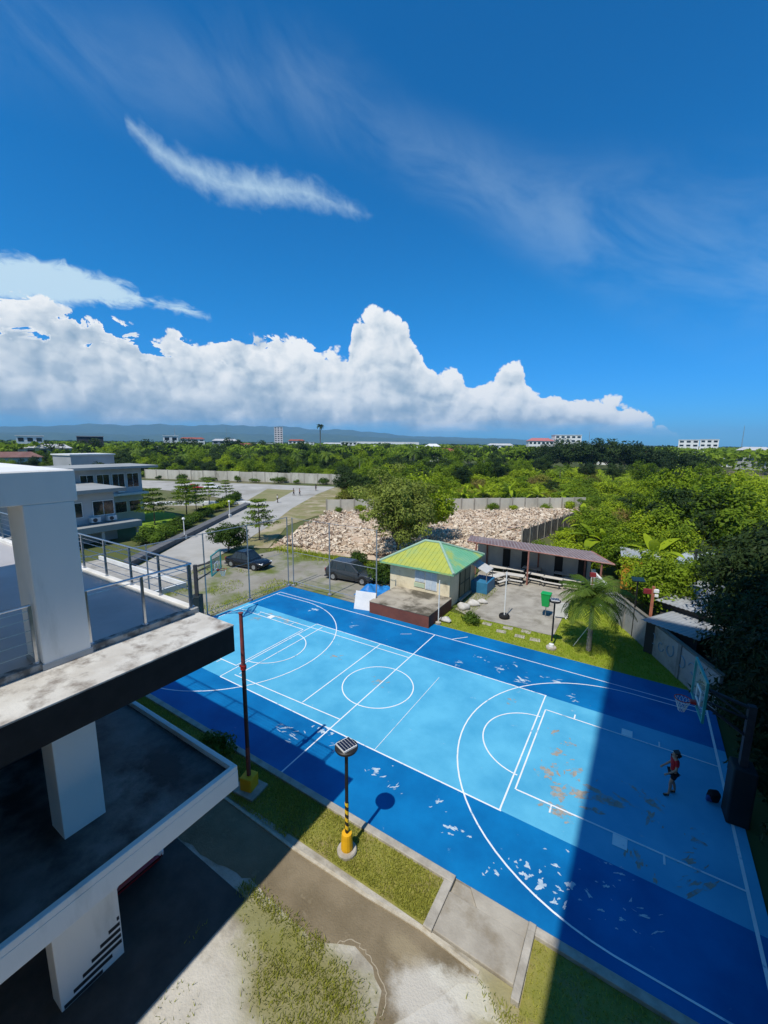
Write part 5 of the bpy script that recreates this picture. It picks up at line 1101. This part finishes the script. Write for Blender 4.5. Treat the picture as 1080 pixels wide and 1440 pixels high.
# ------------------------------------------------------------------ vehicles
def car(name, label, loc, rz, L_, Wd, H, paint, cat='car', suv=True, group=None):
    t = thing(name, label, cat, (0, 0, 0), group)
    hb = H*.56; hl = L_/2; w_ = Wd/2; g = .24
    # body: lofted sections along x
    st = [(-hl, .50, hb*.98, .80), (-hl+.12, .36, hb*1.0, .93), (-hl+.6, g+.02, hb, .99), (-.2*hl, g, hb*.985, 1.0), (.36*hl, g, hb*.97, 1.0), (.70*hl, g+.02, hb*.90, .97), (.93*hl, .32, hb*.80, .90), (hl, .42, hb*.66, .74)]
    V = []; n = 12
    for x, z0, z1, k in st:
        ww = w_*k; zm = (z0+z1)/2; prof = [(-ww*.86, z0), (ww*.86, z0), (ww*.97, z0+.1), (ww, zm-.05), (ww*.985, zm+.12), (ww*.93, z1-.04), (ww*.82, z1), (-ww*.82, z1), (-ww*.93, z1-.04), (-ww*.985, zm+.12), (-ww, zm-.05), (-ww*.97, z0+.1)]
        V += [(x, y, z) for y, z in prof]
    F_ = [(j*n+i, j*n+(i+1) % n, (j+1)*n+(i+1) % n, (j+1)*n+i)[::-1] for j in range(len(st)-1) for i in range(n)] + [tuple(range(n)), tuple((len(st)-1)*n+i for i in range(n))[::-1]]
    m = MB(); m.add(V, F_); b = m.build('body', paint, t); auto_smooth(b, 40); b.modifiers.new('bev', 'BEVEL').width = .02
    # cabin
    xr, xrt, xft, xf = (-hl+.16, -hl+.62, .06*hl, .50*hl) if suv else (-.72*hl, -.42*hl, .08*hl, .42*hl)
    zr = H; wi, wt = w_*.90, w_*.70
    base = [(xr, -wi, hb-.03), (xf, -wi, hb-.05), (xf, wi, hb-.05), (xr, wi, hb-.03)]; top = [(xrt, -wt, zr-.03), (xft, -wt, zr-.03), (xft, wt, zr-.03), (xrt, wt, zr-.03)]
    m = MB(); m.add(base+top, [(0, 1, 5, 4), (1, 2, 6, 5), (2, 3, 7, 6), (3, 0, 4, 7), (4, 5, 6, 7)]); c = m.build('cabin', paint, t, .05)
    m = MB(); m.box((xrt+.08, -wt*.93, zr-.035), (xft-.08, wt*.93, zr+.005)); m.build('roof', paint, t, .03)
    # glass set on the cabin faces
    def pane(a, b_, c_, d, nm, x0, x1, y0=.12, y1=.9, off=.012):
        a, b_, c_, d = map(Vector, (a, b_, c_, d)); nn = (b_-a).cross(d-a).normalized()
        f = lambda u, v: (a*(1-u)+b_*u)*(1-v)+(d*(1-u)+c_*u)*v+nn*off
        m = MB(); m.face(f(x0, y0), f(x1, y0), f(x1, y1), f(x0, y1)); m.build(nm, glass, t)
    B, T = base, top
    for (a, b_, c_, d) in ((B[0], B[1], T[1], T[0]), (B[2], B[3], T[3], T[2])):
        for u0, u1 in ((.06, .30), (.33, .60), (.63, .93)): pane(a, b_, c_, d, 'side_window', u0, u1)
    pane(B[1], B[2], T[2], T[1], 'windscreen', .05, .95); pane(B[3], B[0], T[0], T[3], 'rear_window', .08, .92)
    for sx in (-.6, .62):
        for sy in (-1, 1):
            x = sx*hl; y = sy*(w_-.09); r = .34; m = MB(); m.cyl((x, y-.11, r), (x, y+.11, r), r, n=20); o = m.build('wheel', rubber, t, .03)
            m = MB(); m.cyl((x, y+sy*.10, r), (x, y+sy*.125, r), r*.62, n=14); m.build('rim', galv, o)
            m = MB(); m.cyl((x, sy*(w_-.02), r+.02), (x, sy*(w_+.006), r+.02), r+.07, n=20); m.build('wheel_arch', black, t)
    for sy in (-1, 1):
        m = MB(); m.obox((hl-.17, sy*w_*.66, hb*.70), (.24, .36, .13), -sy*.45); m.build('headlight', mat('headlamp glass', (.75, .78, .8), None, 2, .15), t, .02)
        m = MB(); m.obox((-hl+.06, sy*w_*.72, hb*.83), (.12, .22, .3), sy*.25); m.build('tail_light', redp, t, .02)
        m = MB(); m.obox((xf-.12, sy*(w_+.06), hb+.06), (.16, .2, .13)); m.build('mirror', paint, t, .03)
    m = MB(); m.box((hl-.1, -w_*.42, .5), (hl+.012, w_*.42, hb*.62)); m.build('grille', black, t, .01)
    m = MB(); m.box((-hl+.0, -w_*.95, g), (hl-.3, w_*.95, g+.09)); m.build('sill_trim', dgrey, t)
    t.location = loc; t.rotation_euler = (0, 0, rz); return t
carp = lambda n, c: mat(n, c, tuple(x*.95 for x in c), 1, .22, spec=.6)
car('parked_car', 'dark grey sport utility car parked behind the court between bush and rubble', (-10.9, 12.6, 0), .10, 4.9, 1.95, 1.74, carp('grey car paint', (.035, .04, .045)))
car('parked_car', 'black car parked on the gravel under the round little tree', (-21.8, 10.1, 0), .15, 4.6, 1.85, 1.6, carp('black car paint', (.008, .010, .014)), suv=False)
car('parked_car', 'red car parked far off in front of the long wall', (-85.0, 46.0, 0), .9, 4.5, 1.8, 1.6, carp('red car paint', (.42, .012, .012)), suv=False)
car('parked_car', 'white car parked far off next to the red car', (-83.6, 50.3, 0), .9, 4.5, 1.8, 1.6, carp('white car paint', (.75, .75, .74)), suv=False)
car('parked_car', 'dark red car mostly hidden in the shade under the white building', (-2.25, -11.62, 0), .0, 4.1, 1.7, 1.45, carp('dark red car paint', (.20, .010, .016)), suv=False)

# ------------------------------------------------------------------ people
skin_m = mat('skin', (.42, .24, .16), (.38, .21, .14), 6, .55)
hair_m = mat('black hair', (.012, .010, .009), (.02, .016, .013), 20, .5)
def skinned(name, pts, edges, mtl, parent, sub=2):
    me = bpy.data.meshes.new(name); me.from_pydata([p[:3] for p in pts], edges, []); me.materials.append(mtl)
    o = bpy.data.objects.new(name, me); col.objects.link(o); o.parent = parent
    s = o.modifiers.new('skin', 'SKIN'); s.use_smooth_shade = True; d = o.modifiers.new('sub', 'SUBSURF'); d.levels = sub; d.render_levels = sub
    sv = me.skin_vertices[0]
    for i, p in enumerate(pts): r = p[3] if isinstance(p[3], tuple) else (p[3], p[3]); sv.data[i].radius = r; sv.data[i].use_root = (i == 0)
    return o
def person(label, loc, rz, shirt, shorts, shoe, stride=.18, arms=((.10, .25), (.05, .22)), height=1.68, group=None, long_hair=True, long_legs=None):
    t = thing('person', label, 'person', (0, 0, 0), group)
    J = {}; P = []; E_ = []
    def v(n, x, y, z, r, par=None):
        P.append((x, y, z, r)); J[n] = len(P)-1
        if par: E_.append((J[par], J[n]))
    v('pelvis', 0, 0, .93, (.135, .10)); v('waist', .01, 0, 1.09, (.115, .085), 'pelvis'); v('chest', .015, 0, 1.27, (.14, .10), 'waist'); v('collar', .0, 0, 1.41, (.085, .07), 'chest'); v('neck', .015, 0, 1.475, .052, 'collar')
    v('jaw', .04, 0, 1.54, (.062, .07), 'neck'); v('brow', .03, 0, 1.61, (.076, .088), 'jaw'); v('skull', .015, 0, 1.665, (.055, .065), 'brow')
    for s, nm in ((1, 'l'), (-1, 'r')):
        ax, wx = arms[0 if s > 0 else 1]
        v('sh'+nm, 0, s*.165, 1.385, .052, 'collar'); v('el'+nm, ax-.05, s*.235, 1.13, .042, 'sh'+nm); v('wr'+nm, wx, s*.21, .96, .029, 'el'+nm); v('pa'+nm, wx+.07, s*.20, .915, (.038, .02), 'wr'+nm)
        for k in range(4): v('f%d%s' % (k, nm), wx+.115, s*.20+(k-1.5)*.02, .885, .009, 'pa'+nm); v('g%d%s' % (k, nm), wx+.125-.01*abs(k-1.5), s*.20+(k-1.5)*.021, .85, .008, 'f%d%s' % (k, nm))
        v('th'+nm, wx+.085, s*.165, .90, .010, 'pa'+nm); v('ti'+nm, wx+.11, s*.145, .88, .008, 'th'+nm)
        fx = s*stride
        v('hi'+nm, 0, s*.088, .86, .088, 'pelvis'); v('kn'+nm, fx*.55+.03, s*.092, .49, .056, 'hi'+nm); v('ca'+nm, fx*.7-.01, s*.093, .33, .052, 'kn'+nm); v('an'+nm, fx-.02, s*.095, .085, .036, 'ca'+nm); v('to'+nm, fx+.13, s*.105, .03, (.042, .025), 'an'+nm)
    skinned('body', P, E_, skin_m, t)
    g = lambda n, d=0: (P[J[n]][0], P[J[n]][1], P[J[n]][2])
    S = [(*g('pelvis')[:2], .90, (.155, .118)), (*g('waist'), (.135, .105)), (*g('chest'), (.158, .118)), (*g('collar'), (.10, .085))]; ed = [(0, 1), (1, 2), (2, 3)]
    for nm in 'lr':
        a, b = Vector(g('sh'+nm)), Vector(g('el'+nm)); k = len(S); S += [(*a, .070), (*(a+(b-a)*.62), .064)]; ed += [(3, k), (k, k+1)]
    skinned('shirt', S, ed, shirt, t)
    S = [(0, 0, .945, (.150, .115))]; ed = []
    for nm in 'lr':
        a, b = Vector(g('hi'+nm)), Vector(g('kn'+nm)); k = len(S)
        S += [(*a, .105), (*(a+(b-a)*.55), .088)]; ed += [(0, k), (k, k+1)]
        if long_legs: S += [(*g('kn'+nm), .066), (*Vector(g('an'+nm)), .055)]; ed += [(k+1, k+2), (k+2, k+3)]
    skinned('trousers' if long_legs else 'shorts', S, ed, shorts, t)
    for nm in 'lr':
        a, b = Vector(g('an'+nm)), Vector(g('to'+nm)); skinned('shoe', [(*(a-Vector((.02, 0, .03))), (.05, .045)), (*(a+(b-a)*.6), (.05, .038)), (*(b+Vector((.02, 0, 0))), (.046, .03))], [(0, 1), (1, 2)], shoe, t, 1)
    Hh = [(-.03, 0, 1.60, (.088, .09)), (-.005, 0, 1.685, (.08, .088)), (-.075, 0, 1.53, (.075, .06))]; ed = [(0, 1), (0, 2)]
    if long_hair: Hh += [(-.10, 0, 1.44, (.06, .045))]; ed += [(2, 3)]
    skinned('hair', Hh, ed, hair_m, t)
    for s in (1, -1):
        m = MB(); m.lathe([(.002, -.009), (.009, -.004), (.009, .004), (.002, .009)], 8, (.112, s*.032, 1.605)); m.build('eye', black, t)
        m = MB(); m.obox((.02, s*.088, 1.59), (.04, .018, .06)); m.build('ear', skin_m, t, .008)
    m = MB(); m.add([(.112, -.014, 1.565), (.112, .014, 1.565), (.118, 0, 1.605), (.14, 0, 1.568)], [(0, 1, 3), (1, 2, 3), (2, 0, 3), (0, 2, 1)]); m.build('nose', skin_m, t)
    m = MB(); m.obox((.108, 0, 1.535), (.012, .045, .012)); m.build('mouth', mat('lips', (.36, .13, .11), None, 5, .5), t)
    k = height/1.72; t.scale = (k, k, k); t.location = loc; t.rotation_euler = (0, 0, rz); return t
cl = lambda n, c: mat(n, c, tuple(x*.8 for x in c), 9, .85)
person('person in red top and black shorts walking on the shaded right end of the court', (12.28, .12, .008), math.pi+.35, cl('red jersey', (.48, .012, .018)), cl('black cloth', (.012, .012, .015)), cl('black shoe', (.012, .012, .014)), .14, height=1.72)
for x, y, r, c, lb in [(-57.5, 52.8, .5, (.03, .04, .06), 'person in dark clothes walking on the far road, left of two'), (-56.4, 53.6, .7, (.25, .06, .05), 'person in reddish top walking on the far road, right of two'), (-60.0, 63.3, 2.0, (.05, .05, .06), 'person in black far up the road near the long wall'), (-52.0, 42.6, 1.4, (.65, .64, .6), 'person in pale top standing at the near edge of the far road')]:
    person(lb, (x, y, .01), r, cl('top %.2f' % c[0], c), cl('dark trousers', (.02, .022, .03)), cl('dark shoe', (.02, .02, .02)), .15, height=1.7, long_hair=False, long_legs=True)
def bag():
    t = thing('backpack', 'small black backpack with blue patch lying by the black hoop post', 'bag', (13.5, .55, 0))
    m = MB(); m.obox((13.5, .55, .22), (.34, .26, .42), .4, Matrix.Rotation(.25, 3, 'X')); m.build('bag_body', cl('black cloth', (.012, .012, .015)), t, .08)
    m = MB(); m.obox((13.38, .44, .16), (.2, .1, .2), .4); m.build('pocket', cl('blue cloth', (.02, .10, .30)), t, .03)
    m = MB(); m.obox((13.46, .50, .36), (.12, .1, .05), .4); m.build('tag', cl('orange cloth', (.55, .2, .05)), t, .01)
    m = MB(); m.tube([(13.6, .6, .4), (13.66, .66, .3), (13.64, .68, .1)], .02); m.build('strap', cl('black cloth', (.012, .012, .015)), t)
bag()

# ------------------------------------------------------------------ buildings further off
gwall = mat('light grey render', (.46, .465, .47), (.40, .405, .41), .5, .8); slabm = mat('pale slab', (.66, .66, .64), (.58, .58, .56), .6, .75)
def grey_block():
    t = thing('grey_building', 'grey two storey building with overhanging flat roof and window rows beyond the roof terrace', 'building', (-60, 8, 0))
    m = MB(); m.box((-60, -20, 0), (-54, 17.2, 8.2)); m.build('wall', gwall, t)
    m = MB(); m.box((-60.6, -21, 8.2), (-52.4, 19.0, 8.55)); m.build('roof', mat('grey roof felt', (.32, .33, .32), (.26, .27, .26), .2, .8), t, .02)
    m = MB(); m.box((-54, -20, 4.3), (-53.0, 17.6, 4.6)); m.build('ledge', slabm, t)
    for i, y in enumerate([15.9, 13.9, 11.9, 9.9, 7.6, 5.4]):
        w_ = 1.55 if i < 4 else 1.7; m = MB(); m.box((-53.997, y-w_/2-.06, 5.35), (-53.93, y+w_/2+.06, 7.45)); f = m.build('window', white, t)
        m = MB(); m.box((-53.94, y-w_/2, 5.42), (-53.91, y-.03, 7.38)); m.box((-53.94, y+.03, 5.42), (-53.91, y+w_/2, 7.38)); m.build('pane', glass, f)
        m = MB(); m.box((-53.997, y-w_/2-.06, 1.7), (-53.93, y+w_/2+.06, 3.4)); f = m.build('window', white, t)
        m = MB(); m.box((-53.94, y-w_/2, 1.77), (-53.91, y+w_/2, 3.33)); m.build('pane', glass, f)
        if i in (1, 3): m = MB(); m.box((-53.9, y-.45, 4.75), (-53.3, y+.45, 5.25)); m.build('air_conditioner', slabm, t, .03)
    # lower front wing
    m = MB(); m.box((-53.9, -20, 0), (-45, 9.0, 6.05)); m.build('wing_wall', gwall, t)
    m = MB(); m.box((-53.8, -20.5, 6.05), (-43.6, 9.9, 6.5)); m.build('wing_roof', mat('grey roof felt', (.24, .25, .25)), t, .02)
    for y, w_ in ((7.7, 2.2), (4.2, 2.4), (.8, 2.4)):
        m = MB(); m.box((-44.997, y-w_/2-.08, 3.15), (-44.93, y+w_/2+.08, 5.0)); f = m.build('window', white, t)
        m = MB(); m.box((-44.94, y-w_/2, 3.25), (-44.9, y-.04, 4.9)); m.box((-44.94, y+.04, 3.25), (-44.9, y+w_/2, 4.9)); m.build('pane', glass, f)
    for y in (6.5, 8.3):
        m = MB(); m.box((-44.9, y-.5, 2.5), (-44.2, y+.5, 3.1)); a = m.build('air_conditioner', slabm, t, .04); m = MB(); m.cyl((-44.2, y-.12, 2.8), (-44.17, y-.12, 2.8), .24, n=14); m.build('fan_grille', dgrey, a)
    m = MB(); m.box((-44.99, -20, 1.6), (-42.4, 10.8, 2.35)); m.build('canopy', mat('grey roof felt', (.24, .25, .25)), t, .02)
    for y in (10.4, 6.4, 2.4): m = MB(); m.box((-42.9, y-.15, 0), (-42.6, y+.15, 1.6)); m.build('canopy_post', gwall, t)
grey_block()
def terrace_low():
    t = thing('paved_platform', 'low paved concrete platform with pale kerb wall seen through the roof terrace railing', 'platform', (-26, -4, 0))
    m = MB(); m.box((-36, -12, 0), (-21.5, 3.0, .12)); m.build('floor', conc, t)
    m = MB(); m.box((-36.2, 3.0, 0), (-21.3, 3.2, .45)); m.build('parapet', slabm, t)
    m = MB(); m.box((-21.5, -12, 0), (-21.3, 3.0, .45)); m.build('parapet', slabm, t)
terrace_low()
for i, (x, y) in enumerate([(-37.7, 13.4), (-46.0, 26.5)]):
    t = thing('garden_lamp', ['white garden lamp on a slim post beside the grey bank, nearer one', 'white garden lamp on a slim post beside the grey bank, farther one'][i], 'lamp', (x, y, 0)); m = MB(); m.cyl((x, y, 0), (x, y, 2.5), .05, n=8); m.build('pole', white, t); m = MB(); m.lathe([(.06, 0), (.17, .08), (.19, .18), (.12, .3), (.02, .34)], 12, (x, y, 2.45)); m.build('globe', white, t); m = MB(); m.box((x-.2, y-.2, 0), (x+.2, y+.2, .5)); m.build('plinth', slabm, t)
# low terraced steps in the garden, each a thing
for i in range(7):
    m = MB(); m.obox((-68+1.2*i, 27+1.9*i*.8, .15), (17, .45, .4), .62); tag(m.build('garden_wall', slabm), 'low pale garden wall, one of the parallel rows beyond the lawn', 'wall', 'low garden walls')

def wall_face(name, label, cat, c, sx, sy, h, rz, wm, rm, floors, nwin, roof='flat', group=None, win=True):
    t = thing(name, label, cat, (c[0], c[1], 0), group); Rm = Matrix.Rotation(rz, 3, 'Z')
    def bx(a, b):
        m = MB(); m.box(a, b); m.v = [tuple(Rm @ Vector(p)+Vector((c[0], c[1], 0))) for p in m.v]; return m
    bx((-sx/2, -sy/2, -.1), (sx/2, sy/2, h)).build('wall', wm, t)
    if roof == 'flat': bx((-sx/2-.3, -sy/2-.3, h), (sx/2+.3, sy/2+.3, h+.35)).build('roof', rm, t)
    else:
        m = MB(); o = .6; m.add([(-sx/2-o, -sy/2-o, h), (sx/2+o, -sy/2-o, h), (sx/2+o, sy/2+o, h), (-sx/2-o, sy/2+o, h), (-sx/2+sy*.3, 0, h+sy*.22), (sx/2-sy*.3, 0, h+sy*.22)], [(0, 1, 5, 4), (1, 2, 5), (2, 3, 4, 5), (3, 0, 4), (3, 2, 1, 0)])
        m.v = [tuple(Rm @ Vector(p)+Vector((c[0], c[1], 0))) for p in m.v]; m.build('roof', rm, t)
    if win:
        fh = h/floors; ww = sx/nwin
        for f in range(floors):
            if h > 10 and fh*f+fh < 6: continue
            for k in range(nwin):
                x = -sx/2+ww*(k+.5); bx((x-ww*.3, -sy/2-.06, f*fh+fh*.3), (x+ww*.3, -sy/2+.05, f*fh+fh*.78)).build('window', glass, t)
    return t
def P2(a, r): return (CAM.x+r*math.sin(R(a)), CAM.y+r*math.cos(R(a)))
wht = mat('white town wall', (.74, .74, .72), (.66, .66, .64), .2, .8); crm = mat('cream town wall', (.60, .55, .46), (.54, .49, .40), .2, .8); grw = mat('grey town wall', (.36, .37, .38), (.30, .31, .32), .2, .85)
rrf = mat('rust town roof', (.30, .085, .06), (.24, .07, .05), .3, .8); grf = mat('grey town roof', (.48, .48, .47), (.40, .40, .40), .3, .7); wrf = mat('white town roof', (.72, .72, .70), None, .3, .7)
def town():
    f = lambda x, y: math.atan2(CAM.x-x, -(CAM.y-y))*1.0
    def B(name, label, cat, x, y, sx, sy, h, wm, rm, fl, nw, roof='flat', **k):
        d = Vector((CAM.x-x, CAM.y-y)); rz = math.atan2(d.y, d.x)+math.pi/2+k.pop('turn', 0); return wall_face(name, label, cat, (x, y), sx, sy, h, rz, wm, rm, fl, nw, roof, **k)
    t = B('apartment_block', 'tall white five storey block with balconies on the skyline right of centre', 'building', -50.7, 386, 22, 14, 20.6, wht, wht, 6, 5, turn=.25)
    B('apartment_block', 'lower pinkish white block with red roof left of the white five storey block', 'building', -70, 372, 21, 12, 15.4, wht, mat('pink red roof', (.45, .16, .15), None, 1, .8), 4, 6, 'hip', turn=.2)
    B('tower_block', 'pale high tower block on the skyline left of the lone palm', 'building', -641, 606, 17, 14, 43, mat('pinkish tower wall', (.68, .62, .60), None, .1, .8), wht, 10, 3)
    B('house_block', 'white three storey building among trees at the far left', 'building', -230, 60, 9.5, 9, 13.8, wht, wht, 4, 3)
    B('warehouse', 'grey gable ended warehouse with pale roof at the far left', 'building', -131, 41, 12, 9, 7.9, grw, wrf, 1, 2, 'flat', turn=.5, win=False)
    B('long_shed', 'long low shed with dull brown roof at the left edge behind the building', 'building', -173, 36, 16, 8, 6.3, crm, mat('dull brown roof', (.16, .075, .06), (.22, .12, .10), .4, .8), 1, 3, 'hip', win=False)
    B('dark_block', 'dark grey block building between trees at the far left', 'building', -231, 85, 11, 9, 14.0, mat('dark town wall', (.06, .06, .07), None, 1, .8), grw, 3, 2, win=False)
    B('house_block', 'white building with mast on the skyline left of centre', 'building', -265, 148, 9, 8, 15.5, wht, wht, 4, 2)
    B('apartment_block', 'white block with dark window bands on the skyline at the right', 'building', 45, 484, 16, 12, 18.0, wht, wht, 5, 3)
    B('apartment_block', 'smaller white block right of the tree on the right skyline', 'building', 61, 485, 14, 12, 18.4, wht, wht, 5, 3)
    B('house_block', 'low white house between dark trees on the right skyline', 'house', -11, 284, 9, 7, 11.0, wht, wrf, 2, 3)
    B('house', 'house with orange red roof among the trees at the middle of the skyline', 'house', -94, 224, 11, 9, 7.4, crm, rrf, 2, 3, 'hip')
    B('long_warehouse', 'very long white warehouse on the horizon behind the trees', 'building', -620, 1003, 180, 40, 16, wht, wrf, 1, 8, win=False)
    for i, (a, r, sx, h, wm, rm, rf) in enumerate([(-71, 240, 16, 10, crm, grf, 'hip'), (-64, 300, 14, 13, wht, grf, 'flat'), (-60.5, 330, 18, 13, wht, wrf, 'flat'), (-53, 420, 22, 15, grw, grf, 'hip'), (-50.5, 380, 14, 15, wht, rrf, 'hip'), (-48, 520, 26, 17, crm, wrf, 'flat'), (-44, 480, 18, 16, wht, rrf, 'hip'), (-42.8, 610, 24, 20, wht, wrf, 'flat'),
        (-39, 560, 30, 17, wht, grf, 'hip'), (-37, 420, 16, 15, wht, wht, 'flat'), (-33.2, 380, 14, 13.5, grw, grf, 'hip'), (-28, 330, 13, 13, wht, grf, 'hip'), (-25.5, 290, 10, 12, wht, wrf, 'hip'), (-21.5, 400, 20, 13, crm, rrf, 'hip'), (-19, 460, 22, 15, grw, grf, 'flat'), (-16.6, 420, 24, 13, wht, grf, 'hip'), (-1, 520, 20, 15, wht, wrf, 'flat'), (7.6, 330, 16, 11, wht, grf, 'flat'), (9.5, 300, 14, 12, grw, grf, 'hip'), (6.0, 400, 26, 12, crm, grf, 'flat'), (-67.5, 420, 20, 15, wht, grf, 'flat'), (-56.8, 500, 24, 17, wht, rrf, 'hip')]):
        x, y = P2(a, r); kind = 'flat roofed' if rf == 'flat' else 'pitched roof'
        wn = 'white' if wm is wht else 'cream' if wm is crm else 'grey'; rn = {id(rrf): 'red', id(grf): 'grey', id(wrf): 'white', id(wht): 'white'}[id(rm)]
        B('town_house', 'distant %s walled %s house with %s roof half hidden by trees' % (wn, kind, rn), 'house', x, y, sx, 8, h*(.62 if i % 3 else .86), wm, rm, max(1, int(h/3.3)), 4, rf, group='distant %s %s %s houses of the town' % (wn, kind, rn))
    # masts and the lone tall palm
    for lb, x, y, h, r in [('thin lattice mast on the right skyline', 76.6, 429, 29, .45), ('very thin mast on the left skyline', -547, 407, 37, .4), ('thin pole on the roof line behind the big dark trees', -23, 300, 21, .2), ('mast on the white building left of centre', -263, 150, 21, .25)]:
        t = thing('radio_mast', lb, 'mast', (x, y, 0)); m = MB()
        for k in range(3): m.cyl((x+r*math.cos(2.1*k), y+r*math.sin(2.1*k), 0), (x+.3*r*math.cos(2.1*k), y+.3*r*math.sin(2.1*k), h), .12, .06, n=5)
        for k in range(10): m.obox((x, y, h*(k+.5)/10), (1.6*r*(1-.06*k), 1.6*r*(1-.06*k), .12))
        m.build('lattice', galv, t)
    lp = palm_proto('fan_palm', 23.5, 3.4, 22, .42, 12, .4, 'dark', .9, 1.3); place(lp, False, (-185.8, 210.8, 0), 0, 1, 'lone tall palm rising above the skyline left of centre', 'palm', None)
    # stretch of pale water and open ground at the right horizon
    m = MB(); m.sheet([P2(5.5, 165), P2(14, 150), P2(16, 260), P2(5.2, 270)], .12); struct(m.build('open_field', mat('brown field', (.17, .14, .085), (.24, .20, .13), .03, .95)))
town()

# ------------------------------------------------------------------ air
def haze():
    m = MB(); m.box((-12000, -3000, -21.5), (7000, 12000, 372)); 
    hm = bpy.data.materials.new('haze'); hm.use_nodes = True; nt = hm.node_tree; nt.nodes.clear()
    v = nt.nodes.new('ShaderNodeVolumePrincipled'); v.inputs['Color'].default_value = (.33, .66, 1, 1); v.inputs['Density'].default_value = HAZE; v.inputs['Anisotropy'].default_value = .0
    o = nt.nodes.new('ShaderNodeOutputMaterial'); nt.links.new(v.outputs[0], o.inputs['Volume'])
    ob = m.build('haze', hm); ob['kind'] = 'stuff'; ob['label'] = 'thin blue haze in the air before the far hills'; ob['category'] = 'haze'
HAZE = 1.0e-4
haze()
